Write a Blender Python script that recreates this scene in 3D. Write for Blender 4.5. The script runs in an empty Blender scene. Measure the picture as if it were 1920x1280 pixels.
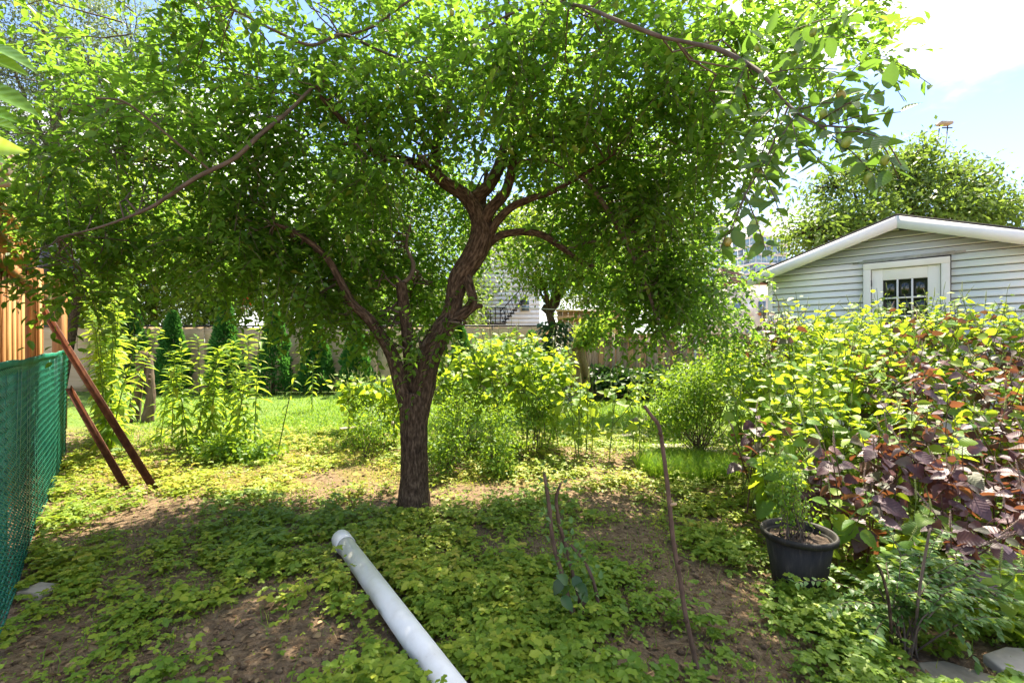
import bpy, math, random
import numpy as np
from mathutils import Vector, Matrix

# ------------------------------------------------------------------ camera, sky, sun, exposure
F = 880.0            # focal length in pixels of the 1920 px wide photograph
EYE = 1.35
sc = bpy.context.scene
col = sc.collection
cam_d = bpy.data.cameras.new('camera'); cam = bpy.data.objects.new('camera', cam_d); col.objects.link(cam)
cam.location = (0, 0, EYE); cam.rotation_euler = (math.radians(90), 0, 0)
cam_d.sensor_width = 36; cam_d.lens = 36 * F / 1920; cam_d.clip_end = 3000; cam_d.clip_start = 0.05
sc.camera = cam

SUN_AZ, SUN_EL = math.radians(20), math.radians(59)      # azimuth from straight ahead towards the right
SUN_DIR = Vector((math.sin(SUN_AZ) * math.cos(SUN_EL), math.cos(SUN_AZ) * math.cos(SUN_EL), math.sin(SUN_EL)))
sun_d = bpy.data.lights.new('sun', 'SUN'); sun = bpy.data.objects.new('sun', sun_d); col.objects.link(sun)
sun_d.energy = 2.3; sun_d.angle = math.radians(0.55); sun_d.color = (1.0, 0.89, 0.70)
sun.rotation_euler = (-SUN_DIR).to_track_quat('-Z', 'Y').to_euler()

world = bpy.data.worlds.new('World'); sc.world = world; world.use_nodes = True
wn, wl = world.node_tree.nodes, world.node_tree.links
wn.clear()
def W(t, **k):
    n = wn.new(t)
    for a, b in k.items(): setattr(n, a, b)
    return n
wout = W('ShaderNodeOutputWorld'); wbg = W('ShaderNodeBackground')
sky = W('ShaderNodeTexSky', sky_type='NISHITA', sun_disc=False, sun_elevation=SUN_EL, sun_rotation=SUN_AZ,
        altitude=100, air_density=1.0, dust_density=0.15, ozone_density=1.6)
wtc = W('ShaderNodeTexCoord'); wsep = W('ShaderNodeSeparateXYZ'); wl.new(wtc.outputs['Generated'], wsep.inputs[0])
wzz = W('ShaderNodeMath', operation='MAXIMUM'); wl.new(wsep.outputs['Z'], wzz.inputs[0]); wzz.inputs[1].default_value = 0.0
wz = W('ShaderNodeMath', operation='ADD'); wl.new(wzz.outputs[0], wz.inputs[0]); wz.inputs[1].default_value = 0.22
wdx = W('ShaderNodeMath', operation='DIVIDE'); wdy = W('ShaderNodeMath', operation='DIVIDE')
wl.new(wsep.outputs['X'], wdx.inputs[0]); wl.new(wz.outputs[0], wdx.inputs[1])
wl.new(wsep.outputs['Y'], wdy.inputs[0]); wl.new(wz.outputs[0], wdy.inputs[1])
wcm = W('ShaderNodeCombineXYZ'); wl.new(wdx.outputs[0], wcm.inputs[0]); wl.new(wdy.outputs[0], wcm.inputs[1])
wcm.inputs[2].default_value = 8.3
wno = W('ShaderNodeTexNoise'); wl.new(wcm.outputs[0], wno.inputs['Vector'])
wno.inputs['Scale'].default_value = 1.05; wno.inputs['Detail'].default_value = 8; wno.inputs['Roughness'].default_value = 0.55
wrp = W('ShaderNodeValToRGB'); wl.new(wno.outputs['Fac'], wrp.inputs[0])
wrp.color_ramp.elements[0].position = 0.46; wrp.color_ramp.elements[1].position = 0.56
# pale haze near the horizon
whz = W('ShaderNodeMapRange'); wl.new(wsep.outputs['Z'], whz.inputs[0])
whz.inputs[1].default_value = 0.0; whz.inputs[2].default_value = 0.42; whz.inputs[3].default_value = 0.62; whz.inputs[4].default_value = 0.0
wmx = W('ShaderNodeMath', operation='MAXIMUM'); wl.new(wrp.outputs[0], wmx.inputs[0]); wl.new(whz.outputs[0], wmx.inputs[1])
wmix = W('ShaderNodeMixRGB'); wl.new(wmx.outputs[0], wmix.inputs[0])
wtn = W('ShaderNodeMixRGB', blend_type='MULTIPLY'); wtn.inputs[0].default_value = 1; wl.new(sky.outputs[0], wtn.inputs[1]); wtn.inputs[2].default_value = (.26, .26, .295, 1)
wl.new(wtn.outputs[0], wmix.inputs[1]); wcs = W('ShaderNodeValToRGB'); wl.new(wno.outputs['Fac'], wcs.inputs[0])
wcs.color_ramp.elements[0].position = .48; wcs.color_ramp.elements[0].color = (.22, .235, .26, 1); wcs.color_ramp.elements[1].position = .74; wcs.color_ramp.elements[1].color = (1, 1, 1, 1)
wcx = W('ShaderNodeMixRGB', blend_type='MULTIPLY'); wcx.inputs[0].default_value = 1; wl.new(wcs.outputs[0], wcx.inputs[1]); wcx.inputs[2].default_value = (3.75, 3.68, 3.5, 1); wl.new(wcx.outputs[0], wmix.inputs[2])
wl.new(wmix.outputs[0], wbg.inputs[0]); wbg.inputs[1].default_value = 0.15
wl.new(wbg.outputs[0], wout.inputs[0])

vs = sc.view_settings
vs.view_transform = 'Standard'; vs.look = 'None'; vs.exposure = 3.08; vs.gamma = 1.0; vs.use_curve_mapping = False
sc.cycles.max_bounces = 9; sc.cycles.diffuse_bounces = 6; sc.cycles.transmission_bounces = 6; sc.cycles.glossy_bounces = 2
sc.cycles.caustics_reflective = False; sc.cycles.caustics_refractive = False

# ------------------------------------------------------------------ helpers
rng = np.random.default_rng(7); random.seed(7)
def A(*p): return np.array(p, float)
def P(px, py, d): return A((px - 960) / F * d, d, EYE - (py - 640) / F * d)
def G(px, py, z=0.0):
    d = (EYE - z) * F / (py - 640); return A((px - 960) / F * d, d, z)
def unit(v): return v / np.maximum(np.linalg.norm(v, axis=-1, keepdims=True), 1e-9)

_tab = rng.random((256, 256))
def vnoise(x, y):
    x = np.asarray(x, float); y = np.asarray(y, float)
    xi = np.floor(x).astype(int); yi = np.floor(y).astype(int); fx = x - xi; fy = y - yi
    fx = fx * fx * (3 - 2 * fx); fy = fy * fy * (3 - 2 * fy)
    g = lambda a, b: _tab[a & 255, b & 255]
    return (g(xi, yi) * (1 - fx) + g(xi + 1, yi) * fx) * (1 - fy) + (g(xi, yi + 1) * (1 - fx) + g(xi + 1, yi + 1) * fx) * fy
def fbm(x, y, o=4):
    s = 0; a = .5
    for k in range(o): s = s + a * vnoise(x * 2 ** k + 17 * k, y * 2 ** k + 31 * k); a *= .5
    return s / (1 - .5 ** o)

def tag(o, label=None, cat=None, group=None, kind=None):
    if label: o['label'] = label
    if cat: o['category'] = cat
    if group: o['group'] = group
    if kind: o['kind'] = kind
    return o
def empty(name, loc, label=None, cat=None, group=None):
    o = bpy.data.objects.new(name, None); col.objects.link(o); o.location = loc; o.empty_display_size = .1
    return tag(o, label, cat, group)
def link(name, me, parent=None, mat=None):
    o = bpy.data.objects.new(name, me); col.objects.link(o)
    if mat is not None and len(me.materials) == 0: me.materials.append(mat)
    if parent is not None:
        o.parent = parent
        o.matrix_parent_inverse = Matrix.Translation(-(PW(parent)))
    return o
def PW(o):
    v = Vector(o.location); 
    p = o.parent
    while p is not None:
        if p.type == 'EMPTY': v = v + Vector(p.location) if o.matrix_parent_inverse == Matrix() else v
        p = p.parent
    return v

class MB:
    """collects geometry in world space, then links it as one mesh object"""
    def __init__(s): s.V = []; s.Fq = []; s.n = 0; s.at = []
    def add(s, v, f, at=None):
        v = np.asarray(v, float).reshape(-1, 3); s.V.append(v)
        f = [tuple(np.asarray(q) + s.n) for q in f]; s.Fq += f; s.n += len(v)
        s.at.append(np.zeros((len(v), 3)) if at is None else np.asarray(at, float)); return s
    def box(s, c, size, R=None):
        c = np.asarray(c, float); h = np.asarray(size, float) / 2
        v = np.array([[x, y, z] for x in (-1, 1) for y in (-1, 1) for z in (-1, 1)], float) * h
        if R is not None: v = v @ np.asarray(R, float).T
        return s.add(v + c, [(0, 1, 3, 2), (4, 6, 7, 5), (0, 4, 5, 1), (2, 3, 7, 6), (0, 2, 6, 4), (1, 5, 7, 3)], v)
    def bar(s, a, b, w, t, up=(0, 0, 1)):
        a = np.asarray(a, float); b = np.asarray(b, float); d = unit(b - a); u = np.asarray(up, float)
        if abs(d @ u) > .95: u = A(0, 1, 0)
        x = unit(np.cross(u, d)); y = np.cross(d, x); R = np.stack([x, y, d], 1)
        return s.box((a + b) / 2, (w, t, np.linalg.norm(b - a)), R)
    def tube(s, pts, rad, n=8, cap=True, jit=0.0):
        pts = np.asarray(pts, float); m = len(pts); rad = np.broadcast_to(np.asarray(rad, float), (m,))
        T = unit(np.gradient(pts, axis=0)); ref = A(0.13, 1, 0.07) if abs(T[0] @ A(0, 1, 0)) < .8 else A(1, 0.1, 0)
        x = unit(np.cross(T, ref)); y = np.cross(T, x)
        a = np.linspace(0, 2 * math.pi, n, endpoint=False)
        c, q = np.cos(a), np.sin(a)
        rr = rad[:, None] * np.ones((1, n))
        if jit: rr = rr * (1 + jit * (rng.random((m, n)) - .5))
        v = pts[:, None] + (x[:, None] * c[None, :, None] + y[:, None] * q[None, :, None]) * rr[..., None]
        ln = np.concatenate([[0], np.cumsum(np.linalg.norm(np.diff(pts, axis=0), axis=1))])
        at = np.stack([c[None] * rad[:, None], q[None] * rad[:, None], ln[:, None] * np.ones((1, n))], -1)
        f = [(i * n + j, i * n + (j + 1) % n, (i + 1) * n + (j + 1) % n, (i + 1) * n + j) for i in range(m - 1) for j in range(n)]
        if cap: f += [tuple(range(n))[::-1], tuple((m - 1) * n + j for j in range(n))]
        return s.add(v.reshape(-1, 3), f, at.reshape(-1, 3))
    def lathe(s, prof, c, n=24):
        a = np.linspace(0, 2 * math.pi, n, endpoint=False); prof = np.asarray(prof, float); m = len(prof)
        v = np.stack([prof[:, :1] * np.cos(a), prof[:, :1] * np.sin(a), prof[:, 1:] * np.ones((1, n))], -1)
        f = [(i * n + j, i * n + (j + 1) % n, (i + 1) * n + (j + 1) % n, (i + 1) * n + j) for i in range(m - 1) for j in range(n)]
        return s.add(v.reshape(-1, 3) + np.asarray(c, float), f, v.reshape(-1, 3))
    def mesh(s, name, smooth=False, origin=None):
        v = np.concatenate(s.V)
        if origin is not None: v = v - np.asarray(origin, float)
        return mk(name, v, s.Fq, np.concatenate(s.at), smooth)
    def build(s, name, mat, parent=None, smooth=False, bevel=0):
        o = link(name, s.mesh(name, smooth), None, mat)
        setpar(o, parent)
        if bevel:
            b = o.modifiers.new('bevel', 'BEVEL'); b.width = bevel; b.segments = 2; b.limit_method = 'ANGLE'
        return o
def setpar(o, parent):
    """parent while keeping the world-space coordinates of the mesh"""
    if parent is not None:
        o.parent = parent
        o.matrix_parent_inverse = Matrix.Translation(Vector(parent.get('_w', (0, 0, 0)))).inverted()
        o['_w'] = (0.0, 0.0, 0.0)
def mk(name, v, faces, at=None, smooth=False):
    me = bpy.data.meshes.new(name)
    if isinstance(faces, np.ndarray):
        nf, k = faces.shape; loops = faces.ravel(); starts = np.arange(nf) * k
    else:
        ln = np.array([len(q) for q in faces]); loops = np.concatenate([np.asarray(q) for q in faces]); nf = len(faces)
        starts = np.concatenate([[0], np.cumsum(ln)[:-1]])
    me.vertices.add(len(v)); me.vertices.foreach_set('co', np.asarray(v, np.float32).ravel())
    me.loops.add(len(loops)); me.loops.foreach_set('vertex_index', np.asarray(loops, np.int32))
    me.polygons.add(nf); me.polygons.foreach_set('loop_start', np.asarray(starts, np.int32))
    if at is not None:
        a = me.attributes.new('at', 'FLOAT_VECTOR', 'POINT'); a.data.foreach_set('vector', np.asarray(at, np.float32).ravel())
    me.update(calc_edges=True)
    if smooth: me.polygons.foreach_set('use_smooth', np.ones(nf, bool))
    return me
def root(name, loc, label, cat, group=None):
    o = empty(name, tuple(float(x) for x in loc), label, cat, group); o['_w'] = tuple(float(x) for x in loc); return o

# ---- leaves.  A template holds rows (u along, v across, w lift) and tri/quad faces
T2 = (np.array([[0, 0, 0], [.45, -.5, .05], [1, 0, -.06], [.45, .5, .05]]), np.array([[0, 1, 2], [0, 2, 3]]))
T6 = (np.array([[0, 0, 0], [.25, -.44, .03], [.6, -.43, .02], [1, 0, -.16], [.6, .43, .02], [.25, .44, .03], [.45, 0, -.05]]),
      np.array([[0, 1, 6], [1, 2, 6], [2, 3, 6], [3, 4, 6], [4, 5, 6], [5, 0, 6]]))
TL = (np.array([[0, 0, 0], [.3, -.5, .02], [.65, -.36, -.03], [1, 0, -.22], [.65, .36, -.03], [.3, .5, .02], [.35, 0, -.02], [.68, 0, -.09]]),
      np.array([[0, 1, 6], [1, 2, 7], [1, 7, 6], [2, 3, 7], [3, 4, 7], [4, 5, 6], [4, 6, 7], [5, 0, 6]]))
TB = (np.array([[0, -.5, 0], [0, .5, 0], [.55, -.32, .0], [.55, .32, .0], [1, 0, -.12]]), np.array([[0, 2, 3], [0, 3, 1], [2, 4, 3]]))
# lobed leaflet (strawberry-like ground cover)
TG = (np.array([[0, 0, 0], [.35, -.42, .04], [.52, -.3, .02], [.75, -.4, .02], [1, 0, -.1], [.75, .4, .02], [.52, .3, .02], [.35, .42, .04], [.5, 0, -.04]]),
      np.array([[0, 1, 8], [1, 2, 8], [2, 3, 8], [3, 4, 8], [4, 5, 8], [5, 6, 8], [6, 7, 8], [7, 0, 8]]))
class LB:
    """leaf batch"""
    def __init__(s): s.V = []; s.Fc = []; s.At = []; s.n = 0
    def add(s, Pb, D, N, L, Wd, tm=T6, rnd=None):
        Pb = np.atleast_2d(Pb); n = len(Pb)
        if n == 0: return s
        D = unit(np.broadcast_to(D, (n, 3))); N = np.broadcast_to(N, (n, 3))
        B = unit(np.cross(N, D)); Nn = np.cross(D, B)
        L = np.broadcast_to(L, (n,)); Wd = np.broadcast_to(Wd, (n,)); t, f = tm
        v = Pb[:, None] + D[:, None] * (t[None, :, 0:1] * L[:, None, None]) + B[:, None] * (t[None, :, 1:2] * Wd[:, None, None]) + Nn[:, None] * (t[None, :, 2:3] * L[:, None, None])
        r = rng.random(n) if rnd is None else np.broadcast_to(rnd, (n,))
        at = np.empty((n, len(t), 3)); at[:, :, 0] = t[None, :, 0]; at[:, :, 1] = t[None, :, 1]; at[:, :, 2] = r[:, None]
        s.V.append(v.reshape(-1, 3)); s.At.append(at.reshape(-1, 3))
        s.Fc.append((f[None] + (np.arange(n) * len(t))[:, None, None] + s.n).reshape(-1, 3)); s.n += n * len(t)
        return s
    def build(s, name, mat, parent=None, smooth=False, kind=None):
        me = mk(name, np.concatenate(s.V), np.concatenate(s.Fc), np.concatenate(s.At), smooth)
        o = link(name, me, None, mat); setpar(o, parent)
        if kind: o['kind'] = kind
        return o
def rdir(n): return unit(rng.normal(size=(n, 3)))

# ------------------------------------------------------------------ materials
M = {}
def nt(name):
    m = bpy.data.materials.new(name); m.use_nodes = True; m.node_tree.nodes.clear(); M[name] = m
    return m, m.node_tree.nodes, m.node_tree.links
def ramp(n, l, fac, stops):
    r = n.new('ShaderNodeValToRGB'); e = r.color_ramp.elements
    while len(e) < len(stops): e.new(.5)
    for q, (p, c) in zip(e, stops): q.position = p; q.color = (*c, 1)
    l.new(fac, r.inputs[0]); return r.outputs[0]
def leafmat(name, stops, trans, tf=.45, rough=.5, spec=.4, obj=False, veins=0.0, under=None):
    m, n, l = nt(name)
    out = n.new('ShaderNodeOutputMaterial'); at = n.new('ShaderNodeAttribute'); at.attribute_name = 'at'
    sp = n.new('ShaderNodeSeparateXYZ'); l.new(at.outputs['Vector'], sp.inputs[0])
    if obj: oi = n.new('ShaderNodeObjectInfo'); fac = oi.outputs['Random']
    else: fac = sp.outputs['Z']
    c = ramp(n, l, fac, stops)
    tc = n.new('ShaderNodeMixRGB'); tc.blend_type = 'MIX'; tc.inputs[0].default_value = .25; tc.inputs[1].default_value = (*trans, 1); l.new(c, tc.inputs[2])
    pb = n.new('ShaderNodeBsdfPrincipled'); pb.inputs['Roughness'].default_value = rough; pb.inputs['Specular IOR Level'].default_value = spec
    if veins:
        ab = n.new('ShaderNodeMath'); ab.operation = 'ABSOLUTE'; l.new(sp.outputs['Y'], ab.inputs[0])
        m1 = n.new('ShaderNodeMath'); m1.operation = 'MULTIPLY_ADD'; l.new(ab.outputs[0], m1.inputs[0]); m1.inputs[1].default_value = -.75; l.new(sp.outputs['X'], m1.inputs[2])
        m2 = n.new('ShaderNodeMath'); m2.operation = 'MULTIPLY'; l.new(m1.outputs[0], m2.inputs[0]); m2.inputs[1].default_value = 44
        sn = n.new('ShaderNodeMath'); sn.operation = 'SINE'; l.new(m2.outputs[0], sn.inputs[0])
        bp = n.new('ShaderNodeBump'); bp.inputs['Strength'].default_value = veins; bp.inputs['Distance'].default_value = .006; l.new(sn.outputs[0], bp.inputs['Height'])
        l.new(bp.outputs[0], pb.inputs['Normal'])
    if under is not None:
        ge = n.new('ShaderNodeNewGeometry'); um = n.new('ShaderNodeMixRGB'); l.new(ge.outputs['Backfacing'], um.inputs[0]); l.new(c, um.inputs[1]); um.inputs[2].default_value = (*under, 1); c2 = um.outputs[0]
    else: c2 = c
    l.new(c2, pb.inputs['Base Color'])
    tr = n.new('ShaderNodeBsdfTranslucent'); l.new(tc.outputs[0], tr.inputs['Color'])
    mx = n.new('ShaderNodeMixShader'); mx.inputs[0].default_value = tf; l.new(pb.outputs[0], mx.inputs[1]); l.new(tr.outputs[0], mx.inputs[2])
    l.new(mx.outputs[0], out.inputs[0]); return m
def surf(name, stops, scale=8, rough=.8, bump=.3, dist=.01, stretch=(1, 1, 1), spec=.3, coord='Object', detail=6, metal=0, fine=None):
    m, n, l = nt(name)
    out = n.new('ShaderNodeOutputMaterial'); pb = n.new('ShaderNodeBsdfPrincipled'); l.new(pb.outputs[0], out.inputs[0])
    if coord == 'at': tcn = n.new('ShaderNodeAttribute'); tcn.attribute_name = 'at'; vec = tcn.outputs['Vector']
    else: tcn = n.new('ShaderNodeTexCoord'); vec = tcn.outputs['Object']
    mp = n.new('ShaderNodeMapping'); mp.inputs['Scale'].default_value = stretch; l.new(vec, mp.inputs[0])
    no = n.new('ShaderNodeTexNoise'); no.inputs['Scale'].default_value = scale; no.inputs['Detail'].default_value = detail; no.inputs['Roughness'].default_value = .62; l.new(mp.outputs[0], no.inputs['Vector'])
    c = ramp(n, l, no.outputs['Fac'], stops)
    l.new(c, pb.inputs['Base Color']); pb.inputs['Roughness'].default_value = rough; pb.inputs['Specular IOR Level'].default_value = spec; pb.inputs['Metallic'].default_value = metal
    if bump:
        bp = n.new('ShaderNodeBump'); bp.inputs['Strength'].default_value = bump; bp.inputs['Distance'].default_value = dist; l.new(no.outputs['Fac'], bp.inputs['Height']); l.new(bp.outputs[0], pb.inputs['Normal'])
    return m

leafmat('jujube', [(0, (.034, .085, .010)), (.5, (.055, .13, .014)), (.9, (.10, .19, .02)), (1, (.24, .25, .03))], (.30, .54, .045), .54, .42, .35)
leafmat('jujube_near', [(0, (.045, .11, .02)), (1, (.09, .17, .03))], (.22, .42, .04), .4, .4, .5, obj=True, veins=.15)
leafmat('perilla_green', [(0, (.06, .17, .025)), (.5, (.12, .26, .03)), (1, (.26, .35, .04))], (.56, .70, .03), .48, .45, .4, veins=.2)
leafmat('perilla_green_leaf', [(0, (.055, .15, .03)), (.5, (.12, .25, .035)), (1, (.26, .35, .04))], (.56, .70, .03), .48, .45, .4, obj=True, veins=.2)
leafmat('perilla_purple', [(0, (.045, .028, .036)), (.5, (.10, .065, .075)), (.9, (.07, .075, .045)), (1, (.12, .05, .06))], (.42, .15, .05), .17, .5, .4, veins=.10)
leafmat('perilla_purple_leaf', [(0, (.045, .022, .032)), (.4, (.09, .05, .066)), (.7, (.15, .10, .12)), (.88, (.07, .085, .045)), (1, (.13, .055, .065))], (.50, .17, .05), .22, .48, .4, obj=True, veins=.14)
leafmat('sprig_leaf', [(0, (.09, .22, .03)), (1, (.15, .29, .04))], (.45, .62, .05), .5, .4, .5, obj=True, veins=.15)
leafmat('weed', [(0, (.08, .19, .025)), (.8, (.16, .29, .035)), (1, (.36, .33, .05))], (.48, .64, .04), .5, .5, .35)
leafmat('small_leaf', [(0, (.06, .16, .02)), (.8, (.13, .25, .03)), (1, (.26, .30, .04))], (.38, .56, .03), .45, .5, .35)
leafmat('ground_leaf', [(0, (.10, .20, .02)), (.45, (.21, .31, .03)), (.8, (.36, .40, .04)), (1, (.50, .40, .07))], (.42, .52, .03), .38, .5, .35)
leafmat('bluish_leaf', [(0, (.07, .16, .045)), (.8, (.12, .24, .06)), (1, (.22, .30, .05))], (.42, .56, .05), .4, .42, .5)
leafmat('grass', [(0, (.08, .2, .02)), (.75, (.14, .3, .022)), (1, (.32, .32, .06))], (.4, .6, .03), .4, .5, .3)
leafmat('arborvitae', [(0, (.022, .10, .024)), (.7, (.05, .175, .036)), (1, (.10, .25, .05))], (.12, .34, .04), .35, .6, .2)
leafmat('background_leaf', [(0, (.05, .11, .022)), (.7, (.10, .18, .035)), (1, (.18, .23, .05))], (.30, .44, .05), .42, .5, .35)
leafmat('silver_leaf', [(0, (.07, .11, .06)), (.7, (.12, .17, .09)), (1, (.2, .25, .12))], (.26, .36, .12), .42, .5, .35)
leafmat('bright_leaf', [(0, (.07, .14, .02)), (.7, (.12, .22, .03)), (1, (.22, .27, .04))], (.38, .52, .03), .5, .5, .35)
leafmat('ivy', [(0, (.015, .05, .012)), (1, (.04, .10, .02))], (.08, .2, .02), .25, .4, .5)
leafmat('dead_leaf', [(0, (.10, .055, .03)), (.6, (.22, .14, .08)), (1, (.36, .26, .14))], (.3, .2, .08), .15, .8, .2)
surf('bark', [(.33, (.018, .012, .007)), (.5, (.066, .043, .026)), (.68, (.16, .112, .074))], 62, .92, 1.0, .018, (1, 1, .30), .2, 'at', 8)
surf('stake_bark', [(.3, (.05, .032, .022)), (.7, (.16, .105, .075))], 40, .85, .5, .004, (1, 1, .3), .25, 'at')
surf('twig', [(.3, (.06, .045, .032)), (.7, (.17, .13, .10))], 40, .85, .4, .003, (1, 1, .3), .25, 'at')
surf('pale_bark', [(.3, (.06, .042, .03)), (.7, (.19, .14, .10))], 18, .9, .8, .02, (1, 1, .25), .2, 'at')
surf('red_bark', [(.3, (.16, .075, .04)), (.7, (.34, .19, .11))], 12, .9, .6, .02, (1, 1, .3), .2, 'at')
surf('cut_wood', [(.3, (.34, .22, .12)), (.7, (.5, .36, .22))], 20, .8, .2, .004)
surf('green_stem', [(.3, (.08, .14, .03)), (.7, (.16, .20, .05))], 20, .6, 0)
surf('purple_stem', [(.3, (.07, .04, .03)), (.7, (.14, .08, .05))], 20, .6, 0)
surf('spike_green', [(.3, (.20, .26, .07)), (.7, (.36, .40, .15))], 60, .7, .5, .004)
surf('spike_mauve', [(.3, (.16, .10, .10)), (.55, (.30, .22, .19)), (.8, (.34, .36, .17))], 50, .7, .5, .004)
surf('white_plastic', [(.26, (.42, .37, .30)), (.36, (.72, .70, .66)), (.55, (.80, .79, .77)), (.8, (.84, .83, .81))], 9, .42, .08, .002, (1, 1, 1), .5, detail=9)
surf('pot_plastic', [(.3, (.006, .006, .006)), (.55, (.017, .015, .013)), (.75, (.06, .05, .04))], 16, .65, .35, .004, (3, 3, .3), .4)
surf('pot_soil', [(.3, (.04, .028, .02)), (.7, (.14, .10, .075))], 40, .95, 1, .02)
surf('rust', [(.25, (.035, .012, .008)), (.5, (.10, .033, .016)), (.75, (.18, .07, .033))], 22, .8, .4, .004, (1, 1, .5), .3)
surf('cedar_wood', [(.25, (.24, .115, .035)), (.5, (.37, .20, .07)), (.75, (.50, .31, .13))], 5, .7, .25, .004, (6, 6, .5), .3)
surf('cedar_wood_dark', [(.25, (.17, .065, .02)), (.5, (.28, .12, .035)), (.75, (.38, .19, .06))], 5, .7, .25, .004, (6, 6, .5), .3)
surf('grey_wood', [(.25, (.20, .15, .11)), (.5, (.33, .26, .20)), (.75, (.45, .37, .30))], 5, .85, .3, .004, (1, 1, 6), .2)
surf('fence_board', [(.25, (.40, .22, .10)), (.5, (.54, .32, .16)), (.75, (.64, .42, .24))], 3, .8, .3, .004, (6, 6, .5), .2)
surf('fence_board_grey', [(.25, (.24, .16, .11)), (.5, (.37, .26, .18)), (.75, (.48, .36, .26))], 3, .85, .3, .004, (6, 6, .5), .2)
surf('reed_screen', [(.25, (.46, .33, .21)), (.5, (.58, .43, .28)), (.75, (.66, .52, .36))], 2.2, .95, .5, .02, (.6, 1, 9), .1)
surf('black_metal', [(.3, (.012, .012, .014)), (.7, (.035, .035, .04))], 10, .5, 0, metal=.3)
surf('burlap', [(.3, (.22, .15, .08)), (.7, (.40, .30, .17))], 30, .95, .4, .004)
surf('stone', [(.25, (.11, .10, .075)), (.5, (.2, .18, .14)), (.75, (.29, .26, .21))], 7, .9, .5, .012)
surf('concrete', [(.25, (.30, .26, .22)), (.75, (.48, .44, .38))], 6, .9, .4, .01)
surf('white_paint', [(.3, (.74, .74, .72)), (.6, (.82, .82, .80)), (.8, (.85, .85, .84))], 2.5, .55, .08, .004)
surf('vinyl_siding', [(.3, (.76, .81, .83)), (.55, (.83, .87, .89)), (.8, (.85, .89, .91))], 1.6, .5, .05, .003)
surf('siding_shadow', [(.3, (.05, .055, .055)), (.7, (.09, .095, .095))], 5, .8, 0)  # dark tone stands in for the shade under the siding laps
surf('soffit', [(.3, (.50, .50, .38)), (.7, (.58, .58, .46))], 3, .7, 0)
surf('shingle_dark', [(.3, (.03, .03, .03)), (.7, (.07, .065, .06))], 20, .9, .4, .01)
surf('caulk_grey', [(.3, (.28, .30, .31)), (.7, (.48, .51, .52))], 9, .8, .2, .004)
surf('house_white', [(.3, (.66, .68, .70)), (.7, (.76, .78, .80))], 3, .7, .05)
surf('condo_white', [(.3, (.62, .65, .70)), (.7, (.70, .73, .78))], .1, .6, 0)
surf('condo_slab', [(.3, (.72, .74, .78)), (.7, (.78, .8, .84))], .1, .6, 0)
surf('row_cream', [(.3, (.62, .56, .48)), (.7, (.72, .67, .60))], .5, .8, 0)
surf('row_brown', [(.3, (.16, .09, .07)), (.7, (.24, .14, .11))], .5, .8, 0)
surf('car_dark', [(.3, (.025, .027, .035)), (.7, (.04, .042, .05))], 2, .3, 0, metal=.3, spec=.6)
surf('rubber', [(.3, (.012, .012, .012)), (.7, (.025, .025, .025))], 8, .9, 0)
surf('orange_paint', [(.3, (.65, .12, .03)), (.7, (.75, .17, .05))], 3, .6, 0)
surf('tarp_grey', [(.3, (.025, .03, .04)), (.7, (.05, .055, .07))], 5, .6, .2, .01)
surf('wire_white', [(.3, (.6, .6, .58)), (.7, (.7, .7, .68))], 5, .6, 0)
surf('galvanised', [(.3, (.38, .39, .40)), (.7, (.5, .51, .52))], 8, .5, 0, metal=.6)
surf('fence_green', [(.3, (.006, .10, .065)), (.5, (.012, .17, .11)), (.75, (.04, .26, .17))], 9, .42, .1, .003, (1, 1, 1), .5)
surf('fence_slat', [(.3, (.006, .075, .07)), (.7, (.012, .13, .12))], 9, .4, .1, .003, (1, 1, 1), .5)
surf('jujube_fruit', [(.3, (.19, .30, .04)), (.7, (.30, .38, .07))], 12, .35, .1, .002, spec=.5)
surf('jujube_fruit_ripe', [(.3, (.24, .26, .05)), (.6, (.30, .24, .05)), (.8, (.30, .13, .04))], 12, .35, .1, .002, spec=.5)
def glass(name, c, rough=.06):
    m, n, l = nt(name); out = n.new('ShaderNodeOutputMaterial'); pb = n.new('ShaderNodeBsdfPrincipled')
    pb.inputs['Base Color'].default_value = (*c, 1); pb.inputs['Roughness'].default_value = rough; pb.inputs['Specular IOR Level'].default_value = .8; l.new(pb.outputs[0], out.inputs[0]); return m
glass('window_glass', (.015, .022, .012)); glass('condo_glass', (.22, .38, .50), .1); glass('condo_glass_dark', (.10, .17, .24), .1); glass('car_glass', (.01, .012, .015))

# ground: soil, straw-coloured thatch and moss mixed by noise (own colour, not shade)
m, n, l = nt('soil')
out = n.new('ShaderNodeOutputMaterial'); pb = n.new('ShaderNodeBsdfPrincipled'); l.new(pb.outputs[0], out.inputs[0]); pb.inputs['Roughness'].default_value = .95; pb.inputs['Specular IOR Level'].default_value = .15
tcn = n.new('ShaderNodeTexCoord')
def gn(scale, detail=6, rough=.6):
    q = n.new('ShaderNodeTexNoise'); q.inputs['Scale'].default_value = scale; q.inputs['Detail'].default_value = detail; q.inputs['Roughness'].default_value = rough
    l.new(tcn.outputs['Object'], q.inputs['Vector']); return q.outputs['Fac']
fine = gn(22, 10, .72); big = gn(.9, 5); mid = gn(5, 6)
c1 = ramp(n, l, fine, [(.28, (.075, .050, .030)), (.5, (.20, .138, .085)), (.7, (.35, .255, .165))])
c2 = ramp(n, l, fine, [(.3, (.10, .085, .03)), (.5, (.22, .17, .06)), (.7, (.36, .29, .12))])
at = n.new('ShaderNodeAttribute'); at.attribute_name = 'at'; sp = n.new('ShaderNodeSeparateXYZ'); l.new(at.outputs['Vector'], sp.inputs[0])
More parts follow.
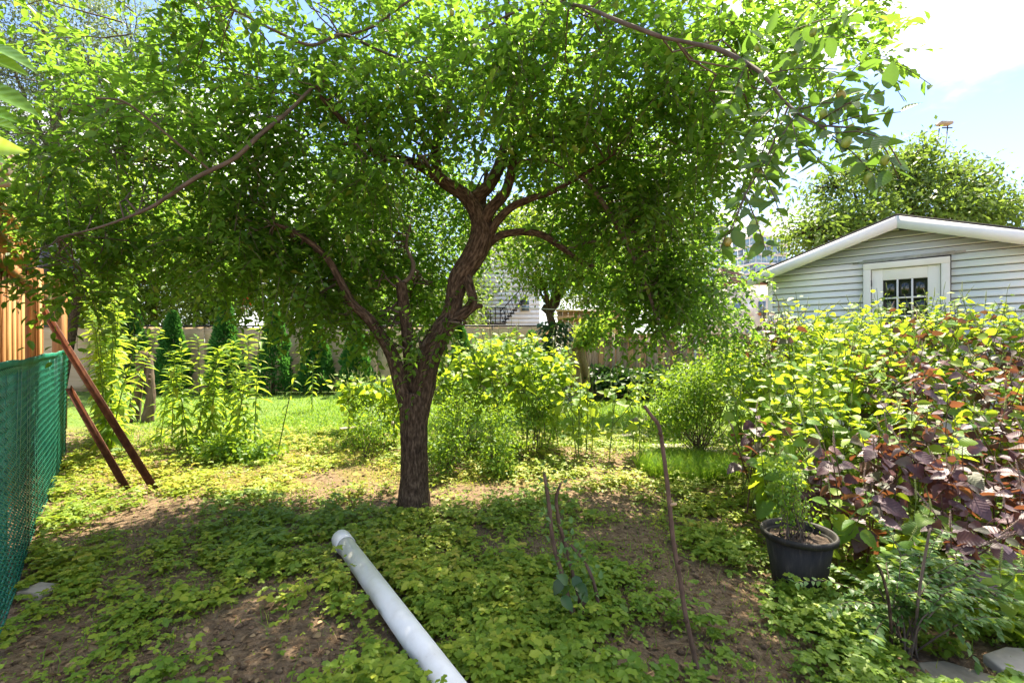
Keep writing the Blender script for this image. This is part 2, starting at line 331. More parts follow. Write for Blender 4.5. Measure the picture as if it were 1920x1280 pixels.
mul = n.new('ShaderNodeMath'); mul.operation = 'MULTIPLY_ADD'; l.new(mid, mul.inputs[0]); mul.inputs[1].default_value = 1.0; l.new(sp.outputs['X'], mul.inputs[2])
mr = n.new('ShaderNodeMapRange'); l.new(mul.outputs[0], mr.inputs[0]); mr.inputs[1].default_value = .75; mr.inputs[2].default_value = 1.15
mx = n.new('ShaderNodeMixRGB'); l.new(mr.outputs[0], mx.inputs[0]); l.new(c1, mx.inputs[1]); l.new(c2, mx.inputs[2])
c3 = ramp(n, l, fine, [(.3, (.06, .13, .02)), (.7, (.14, .26, .035))])
mx2 = n.new('ShaderNodeMixRGB'); l.new(sp.outputs['Y'], mx2.inputs[0]); l.new(mx.outputs[0], mx2.inputs[1]); l.new(c3, mx2.inputs[2])
l.new(mx2.outputs[0], pb.inputs['Base Color'])
bp = n.new('ShaderNodeBump'); bp.inputs['Strength'].default_value = 1; bp.inputs['Distance'].default_value = .03; l.new(fine, bp.inputs['Height']); l.new(bp.outputs[0], pb.inputs['Normal'])

# ------------------------------------------------------------------ ground
def gz(x, y):
    r = np.clip(1.2 - np.abs(np.asarray(y) - 4.5) / 9, 0, 1)
    return (fbm(x * .9 + 5, y * .9 + 9, 3) - .5) * .10 * r + (fbm(x * 6, y * 6, 4) - .5) * .035 * r
def ell(x, y, c, rx, ry): return np.clip(1.25 - np.sqrt(((x - c[0]) / rx) ** 2 + ((y - c[1]) / ry) ** 2), 0, 1)
def bare(x, y):
    """0..1: how bare the soil is"""
    b = np.zeros_like(x)
    for (px, py, rx, ry) in ((285, 975, .55, .38), (430, 1180, .35, .35), (470, 1275, .5, .22), (600, 1230, .28, .35), (1330, 1130, .32, .5), (1240, 1230, .36, .3),
                             (1180, 1000, .3, .25), (1250, 880, .3, .35), (760, 935, .5, .3), (900, 925, .5, .3), (640, 900, .5, .35), (90, 1250, .3, .2), (1420, 1230, .25, .2), (520, 1110, .25, .18), (1130, 935, .4, .3)):
        b = np.maximum(b, ell(x, y, G(px, py), rx * 1.25, ry * 1.25))
    return b
def thatch(x, y):
    b = np.zeros_like(x)
    for (px, py, rx, ry) in ((590, 850, 1.1, .8), (480, 905, .9, .5), (700, 890, .6, .5), (930, 900, .8, .4), (250, 890, .5, .4)):
        b = np.maximum(b, ell(x, y, G(px, py), rx, ry))
    return b
xs = np.unique(np.concatenate([np.linspace(-6, 6, 300), np.linspace(-14, 14, 60), np.array([-900, -300, -100, -45, -25, 25, 45, 100, 300, 900])]))
ys = np.unique(np.concatenate([np.linspace(1, 9, 210), np.linspace(-3, 14, 40), np.array([-300, -60, -12, 20, 30, 50, 100, 300, 900])]))
X, Y = np.meshgrid(xs, ys); Z = gz(X, Y)
nx, ny = len(xs), len(ys); idx = np.arange(nx * ny).reshape(ny, nx)
fq = np.stack([idx[:-1, :-1], idx[:-1, 1:], idx[1:, 1:], idx[1:, :-1]], -1).reshape(-1, 4)
th = thatch(X, Y) * .8 - bare(X, Y) * .3 + np.where(Y > 6.5, .35, .1)
me = mk('ground', np.stack([X, Y, Z], -1).reshape(-1, 3), fq, np.stack([th, np.clip((Y - 6.6) * .8, 0, .85) * (Y < 13), th * 0], -1).reshape(-1, 3), True)
tag(link('ground', me, None, M['soil']), 'bare brown soil with thatch under the garden plants', None, None, 'structure')

# ------------------------------------------------------------------ shed on the right
SH = root('garden_shed', (4.31, 7.88, 0), 'white vinyl-sided shed with low gable roof and half-glazed door', 'shed')
so = A(4.31, 7.88, 0); sd = unit(A(1, -1, 0)); sb_ = unit(A(1, 1, 0)); up = A(0, 0, 1); fl = -sb_      # along wall, depth, front normal
def S(a, o, z): return so + sd * a + fl * o + up * z
WID = 3.40; EAVE = 2.44; PEAKZ = 3.02; MIDA = WID / 2
slope = (PEAKZ - EAVE) / MIDA
def topz(a): return PEAKZ - abs(a - MIDA) * slope
DA0, DA1, DTOP = 1.38, 2.14, 2.40    # door opening along the wall
bd = MB()
for a0, a1 in ((0, 0),): pass
wall = MB()
wall.box(S(WID / 2, -2.6, 1.2), (WID - .02, 5.0, 2.4), np.stack([sd, sb_, up], 1))
wall.build('wall', M['vinyl_siding'], SH)
# closing sheet behind the siding, painted dark as the shadow under each board
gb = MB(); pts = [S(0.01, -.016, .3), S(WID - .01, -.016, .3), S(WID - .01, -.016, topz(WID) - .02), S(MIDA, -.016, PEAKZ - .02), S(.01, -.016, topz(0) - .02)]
gb.add(np.array(pts + [p - fl * .05 for p in pts]), [(0, 1, 2, 3, 4), (9, 8, 7, 6, 5)]).build('shadow_sheet', M['siding_shadow'], SH)
STEP = .1
k = 0; z = .42
while z < PEAKZ - .03:
    spans = [(0.06, WID - .06)]
    if z < DTOP + .09: spans = [(.06, DA0 - .10), (DA1 + .10, WID - .06)]
    for a0, a1 in spans:
        if z + STEP > topz(a0): a0 = max(a0, MIDA - (PEAKZ - z - .03) / slope); a1 = min(a1, MIDA + (PEAKZ - z - .03) / slope)
        z1 = z + STEP
        b0 = max(a0, MIDA - (PEAKZ - z1) / slope) if z1 > topz(a0) else a0
        b1 = min(a1, MIDA + (PEAKZ - z1) / slope) if z1 > topz(a1) else a1
        if a1 - a0 < .1: continue
        if b1 <= b0: b0 = b1 = (a0 + a1) / 2 - .001; b1 += .002
        p = MB()
        zb_ = z + .011; v = [S(a0, .020, zb_), S(a1, .020, zb_), S(b1, -.006, z1), S(b0, -.006, z1), S(a0, -.012, zb_), S(a1, -.012, zb_), S(b1, -.012, z1), S(b0, -.012, z1), S(a0, .016, z + .03), S(a1, .016, z + .03)]  # gap below each board lets the painted shadow sheet show through
        p.add(np.array(v), [(0, 1, 9, 8), (8, 9, 2, 3), (1, 0, 4, 5), (3, 2, 6, 7), (0, 8, 3, 7, 4), (1, 5, 6, 2, 9)])
        p.build('siding_board', M['vinyl_siding'], SH)
    z += STEP
for a in (.03, WID - .03):
    MB().box(S(a, .012, 1.25), (.065, .05, 2.5), np.stack([sd, sb_, up], 1)).build('corner_trim', M['white_paint'], SH, bevel=.004)
# roof: two slabs with overhang, white fascia along the gable, dark shingle edge
OV, FR = .25, .27
for s in (-1, 1):
    e = MIDA + s * (MIDA + OV); ez = PEAKZ + .05 - (MIDA + OV) * slope
    r0, r1 = S(MIDA, FR, PEAKZ + .05), S(e, FR, ez); b0, b1 = S(MIDA, -5.4, PEAKZ + .05), S(e, -5.4, ez)
    rf = MB(); th_ = up * .048
    rf.add(np.array([r0, r1, b1, b0, r0 + th_, r1 + th_, b1 + th_, b0 + th_]), [(0, 1, 2, 3), (4, 7, 6, 5), (0, 4, 5, 1), (1, 5, 6, 2), (3, 2, 6, 7), (0, 3, 7, 4)]).build('roof', M['shingle_dark'], SH)
    fa = MB(); o1 = FR + .004; dn = up * -.15; tp = up * .018
    q0, q1 = S(MIDA, o1, PEAKZ + .05), S(e, o1, ez); bk = -fl * .03
    fa.add(np.array([q0 + tp, q1 + tp, q1 + dn, q0 + dn, q0 + tp + bk, q1 + tp + bk, q1 + dn + bk, q0 + dn + bk]), [(0, 3, 2, 1), (4, 5, 6, 7), (0, 1, 5, 4), (3, 7, 6, 2), (1, 2, 6, 5), (0, 4, 7, 3)])
    fa.build('fascia', M['white_paint'], SH)
    sf = MB(); dz = up * -.05
    p0, p1, p2, p3 = S(MIDA, FR - .03, PEAKZ + .03) + dz, S(e, FR - .03, ez - .02) + dz, S(e, .0, ez - .02) + dz, S(MIDA, 0, PEAKZ + .03) + dz
    sf.add(np.array([p0, p1, p2, p3, p0 + up * .02, p1 + up * .02, p2 + up * .02, p3 + up * .02]), [(0, 3, 2, 1), (4, 5, 6, 7), (0, 1, 5, 4), (2, 3, 7, 6), (1, 2, 6, 5), (0, 4, 7, 3)]).build('soffit', M['soffit'], SH)
MB().box(S(MIDA + .05, .16, PEAKZ - .09), (.08, .08, .05), np.stack([sd, sb_, up], 1)).build('soffit_lamp', M['black_metal'], SH, bevel=.01)
# door with casing, six panes
R3 = np.stack([sd, sb_, up], 1)
tr_ = MB(); tr_.box(S((DA0 + DA1) / 2, .03, DTOP + .045), (DA1 - DA0 + .18, .07, .09), R3); tr_.box(S(DA0 - .045, .03, (.38 + DTOP) / 2), (.09, .066, DTOP - .38), R3); tr_.box(S(DA1 + .045, .03, (.38 + DTOP) / 2), (.09, .066, DTOP - .38), R3)
tr_.build('door_casing', M['white_paint'], SH, bevel=.006)
DR = root('door_part', (0, 0, 0), None, None); bpy.data.objects.remove(DR)
dpan = MB(); aw = DA1 - DA0; g0, g1, gt, gbz = DA0 + .14, DA1 - .14, DTOP - .17, DTOP - .95
dpan.box(S(DA0 + .072, .0, (.4 + DTOP) / 2), (.13, .04, DTOP - .41), R3); dpan.box(S(DA1 - .072, .0, (.4 + DTOP) / 2), (.13, .04, DTOP - .41), R3)
dpan.box(S((DA0 + DA1) / 2, .0, DTOP - .088), (aw - .275, .038, .16), R3); dpan.box(S((DA0 + DA1) / 2, .0, (.4 + gbz) / 2), (aw - .275, .038, gbz - .4), R3)
door = dpan.build('door', M['white_paint'], SH, bevel=.003)
for i in range(3):
    for j in range(3):
        w = (g1 - g0) / 3; h = (gt - gbz) / 3
        MB().box(S(g0 + w * (i + .5), -.004, gt - h * (j + .5)), (w - .004, .008, h - .004), R3).build('pane', M['window_glass'], door)
mu = MB()
for i in (1, 2): mu.box(S(g0 + (g1 - g0) / 3 * i, .008, (gt + gbz) / 2), (.022, .024, gt - gbz), R3)
for j in (1, 2): mu.box(S((g0 + g1) / 2, .0085, gt - (gt - gbz) / 3 * j), (g1 - g0, .02, .022), R3)
mu.build('glazing_bars', M['white_paint'], door)
hg = MB(); hg.box(S(DA0 - .002, .026, 2.2), (.02, .03, .09), R3); hg.build('hinge', M['black_metal'], door)
# smeared caulk above the casing
ck = MB()
for kk in range(7):
    a0 = 1.16 + .02 * kk; zc = DTOP + .115 + .006 * kk - .006
    ck.bar(S(a0 + .06 * (kk % 3), .021, zc), S(2.28 + .05 * ((kk * 2) % 4), .0215 + .0006 * kk, zc + .012), .012, .004, up=fl)
ck.build('caulk_smear', M['caulk_grey'], SH)

# ------------------------------------------------------------------ green chain-link fence on the left
fa0, fa1 = A(-1.95, 1.68, 0), A(-5.43, 5.72, 0); fdir = unit(fa1 - fa0); flen = np.linalg.norm(fa1 - fa0); FH = 1.22
GF = root('chain_link_fence', fa0, 'green vinyl-coated chain-link fence sagging along the wooden fence', 'fence')
MESHW = .052
wm = MB(); nz = int(FH / MESHW); nw = int(flen / MESHW); fnorm = A(fdir[1], -fdir[0], 0)
for i in range(nw):
    ph = i % 1
    zz = (np.arange(nz * 2 + 1) * MESHW / 2 + .02) * (1 + .004 * math.sin(i * .16) + .002 * math.sin(i * .43))
    zig = np.where(np.arange(nz * 2 + 1) % 2 == 0, 0.0, MESHW)
    lean = np.sin(zz * 2.1 + i * .11) * .01 + .02 * np.sin(i * .09) * zz
    off = np.where(np.arange(nz * 2 + 1) % 2 == 0, -.004, .004)
    pts = fa0[None] + fdir[None] * (i * MESHW + zig)[:, None] + up[None] * zz[:, None] + fnorm[None] * (lean + off)[:, None]
    wm.tube(pts, .0055, 4, cap=False)
o = wm.build('wire_mesh', M['fence_green'], GF); o['kind'] = 'stuff'
for i in range(0, nw, 1):
    if (i * 7) % 10 < 2:
        x0 = fa0 + fdir * (i * MESHW + MESHW / 2); lean = .02 * math.sin(i * .09)
        MB().bar(x0 + up * .04 + fnorm * .0, x0 + up * (FH - .02) + fnorm * lean, .03, .0015, up=fnorm).build('slat', M['fence_slat'], GF)
tw = MB()
for i in range(nw * 2): 
    x0 = fa0 + fdir * (i * MESHW / 2) + up * ((FH + .0) * (1 + .004 * math.sin(i * .08) + .002 * math.sin(i * .215)) + .01); tw.bar(x0 - up * .03 - fdir * .01, x0 + up * .02 + fdir * .012 + fnorm * .012, .008, .008)
tw.build('twisted_top', M['fence_green'], GF)['kind'] = 'stuff'
for t in (.18, .62, 1.0):
    q = fa0 + fdir * flen * t - fnorm * .03
    MB().tube([q - up * .05, q + up * .6, q + up * (FH + .01)], .024, 10).build('post', M['fence_green'], GF, True)

# ------------------------------------------------------------------ cedar board fence behind it
wb0 = A(-2.59, 2.04, 0); wdir = A(-.652, .758, 0); wn_ = A(.758, .652, 0)
WF = root('cedar_fence', wb0, 'honey-coloured cedar board fence beyond the green chain-link fence', 'fence')
Rw = np.stack([wdir, wn_, up], 1)
i = 0; t = .4
while t < 4.9:
    if not (3.28 < t < 3.55):
        wv = .13; proud = .0 if i % 2 else .022
        MB().box(wb0 + wdir * t + wn_ * proud + up * (1.0 + .01 * math.sin(i * 3.1)), (wv, .02, 2.0), Rw).build('board', M['cedar_wood' if i % 3 else 'cedar_wood_dark'], WF)
        t += .135
    else: t += .05
    i += 1
pp = wb0 + wdir * 3.42 + wn_ * .05
MB().box(pp + up * 1.04, (.13, .13, 2.08), np.stack([A(1, 0, 0), A(0, 1, 0), up], 1)).build('post', M['cedar_wood_dark'], WF, bevel=.006)
MB().box(pp + A(.085, .0, 1.0), (.02, .03, 2.0)).build('corner_strip', M['cedar_wood'], WF)
MB().bar(wb0 + wdir * .3 + up * 2.06 + wn_ * .03, wb0 + wdir * 4.9 + up * 2.06 + wn_ * .03, .14, .035).build('cap_rail', M['cedar_wood'], WF, bevel=.006)
MB().bar(wb0 + wdir * .3 + up * 1.92 + wn_ * .055, wb0 + wdir * 4.9 + up * 1.92 + wn_ * .055, .03, .09).build('rail', M['cedar_wood_dark'], WF)
for j in range(11):
    tt = .5 + j * .3; s = 1
    MB().bar(wb0 + wdir * tt + up * 2.08 + wn_ * .03, wb0 + wdir * (tt + .22) + up * 2.3 + wn_ * .03, .035, .012).build('lattice_strip', M['cedar_wood'], WF)
    MB().bar(wb0 + wdir * (tt + .22) + up * 2.08 + wn_ * .043, wb0 + wdir * tt + up * 2.3 + wn_ * .043, .035, .012).build('lattice_strip', M['cedar_wood'], WF)
MB().bar(wb0 + wdir * .3 + up * 2.32 + wn_ * .03, wb0 + wdir * 3.9 + up * 2.32 + wn_ * .03, .09, .035).build('lattice_cap', M['cedar_wood'], WF)

# neighbour's lean-to roof edge, upper left
LT = root('neighbour_eave', P(-60, 300, 4.2), 'weathered grey timber roof eave beyond the cedar fence', 'roof eave')
a_, b_ = P(-330, 30, 3.1), P(22, 318, 4.3)
MB().bar(a_, b_, .05, .16).build('fascia_board', M['grey_wood'], LT, bevel=.005)
for kk in range(6): MB().bar(a_ + A(-.08 - .16 * kk, .1, .085), b_ + A(-.08 - .16 * kk, .1, .085), .15, .02).build('roof_board', M['grey_wood'], LT)
MB().bar(b_ + A(-.05, .02, -.1), b_ + A(-1.2, .2, -.12), .045, .09).build('rafter', M['grey_wood'], LT)
MB().bar(b_ + A(-1.15, .2, -.1), A(b_[0] - 1.15, b_[1] + .2, 0), .1, .1).build('post', M['grey_wood'], LT)

# ------------------------------------------------------------------ back fences
BD = 12.5
TF = root('screened_back_fence', A(-5, BD, 0), 'tan reed-screened fence with black top rail behind the arborvitae', 'fence')
px0 = 60
while px0 < 1030:
    a0 = (px0 - 960) / F * BD; a1 = (px0 + 108 - 960) / F * BD
    nn = 10; xs_ = np.linspace(a0, a1 - .015, nn); zt = 1.73 + .012 * np.sin(xs_ * 3)
    v = []; 
    rows = np.linspace(0, 1, 9)
    for r_ in rows:
        for x_, z_ in zip(xs_, zt): v.append((x_, BD + .02 * math.sin(x_ * 2.3 + r_ * 4) + .012 * math.sin(r_ * 23 + x_), .02 + r_ * (z_ - .02)))
    f = [(r_ * nn + c, r_ * nn + c + 1, (r_ + 1) * nn + c + 1, (r_ + 1) * nn + c) for r_ in range(8) for c in range(nn - 1)]
    pb_ = MB().add(np.array(v), f).build('screen_panel', M['reed_screen'], TF, True); s_ = pb_.modifiers.new('thick', 'SOLIDIFY'); s_.thickness = .012
    MB().tube([A(a0, BD + .06, 0), A(a0, BD + .06, 1.8)], .03, 8).build('post', M['black_metal'], TF, True)
    px0 += 108
MB().tube([A(-12.8, BD - .03, 1.755), A(-4, BD - .03, 1.76), A(.95, BD - .03, 1.77)], .022, 6).build('top_rail', M['black_metal'], TF, True)

WBF = root('weathered_board_fence', A(1.3, 12, 0), 'brown weathered board privacy fence beyond the lawn, next to the burlap', 'fence')
xx = (1050 - 960) / F * 12; i = 0
while xx < (1165 - 960) / F * 12:
    MB().box(A(xx, 12 + .012 * (i % 2), 1.07), (.135, .02, 2.08)).build('board', M['fence_board' if i % 4 else 'fence_board_grey'], WBF); xx += .14; i += 1
MB().box(A(2.0, 11.96, 2.13), (1.75, .12, .05)).build('cap_rail', M['fence_board'], WBF)
MB().box(A(2.0, 11.94, 1.95), (1.7, .04, .09)).build('rail', M['fence_board'], WBF)
LBF = root('low_board_fence', A(2.6, 11.6, 0), 'lower grey-brown board fence with wire mesh in front, beyond the lawn', 'fence')
xx = (1095 - 960) / F * 11.6; i = 0
while xx < (1500 - 960) / F * 11.6:
    MB().box(A(xx, 11.75 + .012 * (i % 2), .75), (.145, .02, 1.5)).build('board', M['fence_board' if (i * 7) % 5 < 2 else 'fence_board_grey'], LBF); xx += .15; i += 1
MB().box(A(4.4, 11.7, 1.52), (5.3, .09, .05)).build('rail', M['fence_board_grey'], LBF)
MB().box(A(4.4, 11.68, 1.38), (5.3, .04, .09)).build('rail', M['fence_board_grey'], LBF)
for px in (1150, 1215, 1275, 1303, 1370):
    MB().tube([P(px, 640, 11.55) * A(1, 1, 0), P(px, 640, 11.55) * A(1, 1, 0) + up * 1.53], .035, 8).build('post', M['grey_wood' if px != 1303 else 'galvanised'], LBF, True)
wm = MB()
for i in range(70):
    x0 = 1.9 + i * .07; zz = np.arange(0, 22) * .065
    wm.tube(np.stack([x0 + (np.arange(22) % 2) * .07, np.full(22, 11.52), zz], 1), .003, 3, cap=False)
wm.build('wire_mesh', M['galvanised'], LBF)['kind'] = 'stuff'
# burlap hung over a stump by the fence
u_ = np.linspace(0, 1, 22); v_ = np.linspace(0, 1, 18); U, V = np.meshgrid(u_, v_)
bx = (1040 - 960) / F * 10.6 + U * .72 + .06 * np.sin(V * 5); by = 10.6 + .12 * np.sin(U * 15 + V * 4) * (1 - .7 * V) + .06 * np.sin(U * 31); bz = .02 + 1.42 * V - .22 * np.sin(U * math.pi) * V
ii = np.arange(22 * 18).reshape(18, 22); fq = np.stack([ii[:-1, :-1], ii[:-1, 1:], ii[1:, 1:], ii[1:, :-1]], -1).reshape(-1, 4)
o = link('burlap_sheet', mk('burlap_sheet', np.stack([bx, by, bz], -1).reshape(-1, 3), fq, None, True), None, M['burlap']); o.modifiers.new('thick', 'SOLIDIFY').thickness = .006
tag(o, 'crumpled brown burlap sheet hanging against the back board fence', 'burlap')

# ------------------------------------------------------------------ white house with outside stair
HW = root('white_house', A(-1, 22, 0), 'white house wall glimpsed behind the tree, with black outside stair', 'house')
hx0, hx1 = (868 - 960) / F * 22, (1012 - 960) / F * 22
MB().box(A((hx0 + hx1) / 2, 26, 3), (hx1 - hx0, 8, 6)).build('wall', M['house_white'], HW)
for kk in range(26): MB().box(A((hx0 + hx1) / 2, 21.99, .4 + kk * .21), (hx1 - hx0 - .02, .04, .195)).build('siding_board', M['house_white'], HW)
MB().box(A((hx0 + hx1) / 2, 26, 6.1), (hx1 - hx0 + .6, 8.6, .22)).build('roof', M['row_brown'], HW)
wq = P(985, 572, 21.95)
w_ = MB().box(wq, (.46, .05, .62)).build('window', M['white_paint'], HW)
for dz in (-.145, .145): MB().box(wq + A(0, -.03, dz), (.36, .02, .25)).build('pane', M['condo_glass_dark'], w_)
# stair
rl = MB(); d_ = 20.6
for px in np.arange(884, 948, 9): rl.tube([P(px, 606, d_), P(px, 577, d_)], .022, 5)
rl.tube([P(884, 577, d_), P(948, 577, d_)], .026, 5); rl.tube([P(884, 588, d_), P(948, 588, d_)], .018, 5)
rl.build('landing_railing', M['black_metal'], HW)
MB().box((P(884, 607, d_) + P(948, 607, d_)) / 2 + A(0, .5, 0), (1.5, 1.1, .06)).build('landing', M['black_metal'], HW)
for k_ in (0, 1):
    y_ = d_ + k_ * .9
    MB().bar(P(945, 604, y_), P(985, 560, y_), .03, .18, up=(0, 1, 0)).build('stringer', M['black_metal'], HW)
    MB().tube([P(938, 584, y_), P(978, 540, y_)], .026, 5).build('handrail', M['black_metal'], HW)
for i in range(9):
    q = P(945 + 40 * i / 8, 604 - 44 * i / 8, d_)
    MB().box(q + A(0, .45, .03), (.22, .9, .03)).build('tread', M['black_metal'], HW)
    MB().tube([q, q + A(-.17, 0, .47)], .014, 4).build('baluster', M['black_metal'], HW)
MB().box(A(P(980, 600, d_ + .5)[0], d_ + .5, .9), (.08, .08, 1.9)).build('post', M['black_metal'], HW)

# ------------------------------------------------------------------ far apartment towers and row houses
def tower(name, label, c, wx, wy, H, floors, rot, cols, side):
    t = root(name, (c[0], c[1], 0), label, 'apartment tower')
    R = np.array(Matrix.Rotation(rot, 3, 'Z')); L_ = lambda x, y, z: A(c[0], c[1], 0) + R @ A(x, y, z)
    MB().box(L_(0, 0, H / 2), (wx - .6, wy - .6, H), R).build('core', M['condo_white'], t)
    fh = (H - 3) / floors
    for i in range(floors):
        z0 = i * fh
        if z0 + fh < H * .45: continue
        MB().box(L_(0, 0, z0 + fh - .2), (wx + .25, wy + .25, .45), R).build('floor_slab', M['condo_slab'], t)
        for j in range(cols):
            w = (wx - .6) / cols
            MB().box(L_(-wx / 2 + .3 + w * (j + .5), -wy / 2 + .28, z0 + fh / 2 - .2), (w - .28, .12, fh - .75), R).build('window_pane', M['condo_glass' if (i * 5 + j * 3) % 7 else 'condo_glass_dark'], t)
        for j in range(side):
            w = (wy - .6) / side
            MB().box(L_(-wx / 2 + .28, -wy / 2 + .3 + w * (j + .5), z0 + fh / 2 - .2), (.12, w - .28, fh - .75), R).build('window_pane', M['condo_glass' if (i * 3 + j) % 4 else 'condo_glass_dark'], t)
        b = MB().box(L_(wx / 2 - 2.4, -wy / 2 - .75, z0 + .1), (4.6, 1.5, .28), R).build('balcony', M['condo_slab'], t)
        MB().box(L_(wx / 2 - 2.4, -wy / 2 - 1.45, z0 + .75), (4.6, .06, 1.0), R).build('balustrade', M['condo_glass'], b)
    MB().box(L_(0, 0, H + .6), (wx * .7, wy * .7, 2.6), R).build('penthouse', M['condo_slab'], t)
    return t
tower('apartment_tower', 'glass apartment tower with white balconies just above the shed eave', P(1424, 640, 150), 12.5, 11, 37.0, 12, math.radians(14), 6, 4)
tower('apartment_tower', 'taller white apartment tower half hidden behind the fruit tree leaves', P(1322, 640, 230), 14, 13, 63, 20, math.radians(20), 5, 4)
RH = root('row_house', P(1420, 640, 42) * A(1, 1, 0), 'cream row house with brown roof edge left of the shed', 'house')
c = P(1418, 640, 42)
MB().box(A(c[0], 45, 3.2), (4.6, 6, 6.4)).build('wall', M['row_cream'], RH)
MB().box(A(c[0], 45, 6.7), (5.0, 6.4, .5)).build('roof', M['row_brown'], RH)
MB().box(A(c[0] - 1.1, 45, 7.6), (1.6, 1.6, 1.6)).build('chimney', M['row_brown'], RH)
for j in range(4):
    for i in range(2): MB().box(A(c[0] - 1.7 + j * 1.1, 41.97, 1.7 + i * 2.6), (.62, .08, 1.3)).build('window', M['condo_glass_dark' if (i + j) % 2 else 'white_paint'], RH)
for i in range(9): MB().tube([A(c[0] + .2 + i * .22, 41.6, 2.9), A(c[0] + .2 + i * .22, 41.6, 4.0)], .03, 5).build('railing_bar', M['black_metal'], RH)
MB().tube([A(c[0] + 1.4, 41.8, 0), A(c[0] + 1.4, 41.8, 6)], .06, 6).build('downpipe', M['black_metal'], RH)
# roof mast far behind the maple
MS = root('light_mast', P(1764, 640, 60) * A(1, 1, 0), 'tall thin lattice mast with small platform above the maple', 'mast')
for px0_, px1_ in ((1748, 1762), (1766, 1777)):
    a_ = P(px0_, 330, 60); b_ = P(px1_, 236, 60); MB().tube([A(a_[0] - (b_[0] - a_[0]) * 3.3, 60, 0), a_, b_], .07, 5).build('pole', M['black_metal'], MS)
MB().box(P(1771, 232, 60), (1.5, .9, .35)).build('platform', M['concrete'], MS)
MB().box(P(1776, 240, 60), (1.3, .1, .12)).build('cross_arm', M['black_metal'], MS)

# ------------------------------------------------------------------ car and orange board beyond the back fence
CR = root('parked_car', P(500, 640, 17) * A(1, 1, 0), 'dark car parked beyond the tan back fence, seen through leaves', 'car')
cx, cy, cz = P(500, 640, 17)[0], 17.0, .35
prof = [(-1.9, .25), (-1.95, .6), (-1.85, .85), (-1.1, .98), (-.45, 1.42), (.75, 1.45), (1.35, 1.05), (1.85, .95), (1.95, .6), (1.9, .25)]
def extr(pr, y0, y1, zo=cz):
    n_ = len(pr); v = [(cx + a, cy + y0, zo + b) for a, b in pr] + [(cx + a, cy + y1, zo + b) for a, b in pr]
    f = [tuple(range(n_)), tuple(range(2 * n_ - 1, n_ - 1, -1))] + [(i, i + n_, (i + 1) % n_ + n_, (i + 1) % n_) for i in range(n_)]
    return MB().add(np.array(v), f)
extr(prof, -.85, .85).build('body', M['car_dark'], CR, bevel=.05)
extr([(-.95, 1.0), (-.42, 1.36), (.1, 1.38), (.1, 1.0)], -.862, .862).build('window', M['car_glass'], CR)
extr([(.16, 1.0), (.16, 1.38), (.7, 1.38), (1.15, 1.05)], -.862, .862).build('window', M['car_glass'], CR)
for wx_ in (-1.2, 1.2):
    for wy_ in (-.8, .8):
        wv = MB(); ang = np.linspace(0, 2 * math.pi, 19)[:-1]
        v = [(cx + wx_ + .33 * math.cos(a), cy + wy_ + s * .1, cz + .33 - .02 + .33 * math.sin(a)) for s in (-1, 1) for a in ang]
        wv.add(np.array(v), [tuple(range(18)), tuple(range(35, 17, -1))] + [(i, i + 18, (i + 1) % 18 + 18, (i + 1) % 18) for i in range(18)])
        w_ = wv.build('wheel', M['rubber'], CR)
        v = [(cx + wx_ + .2 * math.cos(a), cy + wy_ + s * .108, cz + .31 + .2 * math.sin(a)) for s in (-1, 1) for a in ang]
        MB().add(np.array(v), [tuple(range(18)), tuple(range(35, 17, -1))] + [(i, i + 18, (i + 1) % 18 + 18, (i + 1) % 18) for i in range(18)]).build('rim', M['galvanised'], w_)
OS = root('orange_board', P(458, 640, 19) * A(1, 1, 0), 'bright orange board with white foot strip above the tan back fence', 'board')
q = P(458, 556, 19)
MB().box(q, (.55, .05, .7)).build('panel', M['orange_paint'], OS); MB().box(q + A(-.02, 0, -.42), (.5, .05, .13)).build('foot_strip', M['white_paint'], OS)
MB().tube([A(q[0], 19.06, 0), A(q[0], 19.06, q[2] + .3)], .04, 6).build('post', M['galvanised'], OS)
TP = root('covered_tank', P(115, 640, 7.2) * A(1, 1, 0), 'dark grey covered tank behind the cedar fence among leaves', 'tank')
q = P(112, 487, 7.2); MB().lathe([(.0, q[2] + .2), (.16, q[2] + .19), (.22, q[2] + .13), (.23, q[2] - .2), (.21, q[2] - .22), (.001, q[2] - .22)], (q[0], q[1], 0), 20).build('cover', M['tarp_grey'], TP, True)
MB().box(A(q[0], q[1], (q[2] - .22) / 2), (.12, .12, q[2] - .22)).build('post', M['cedar_wood_dark'], TP)
MB().tube([A(q[0], q[1], q[2] + .2), A(q[0], q[1], q[2] + .26)], .04, 10).build('knob', M['tarp_grey'], TP, True)
o = MB().tube(np.array([P(300, 500, 9.5), P(430, 523, 9.3), P(560, 540, 9.1), P(704, 557, 8.9), P(860, 570, 8.9), P(1040, 580, 9.0), P(1130, 583, 11.9)]), .007, 5).build('clothes_line', M['wire_white'])
tag(o, 'thin white clothes line strung behind the fruit tree', 'clothes line')
o = MB().tube(np.array([P(-60, 128, 9), P(70, 152, 10), P(230, 178, 12), P(420, 225, 16)]), .012, 5).build('overhead_cable', M['black_metal'])
tag(o, 'dark overhead cable crossing the trees at the upper left', 'cable')

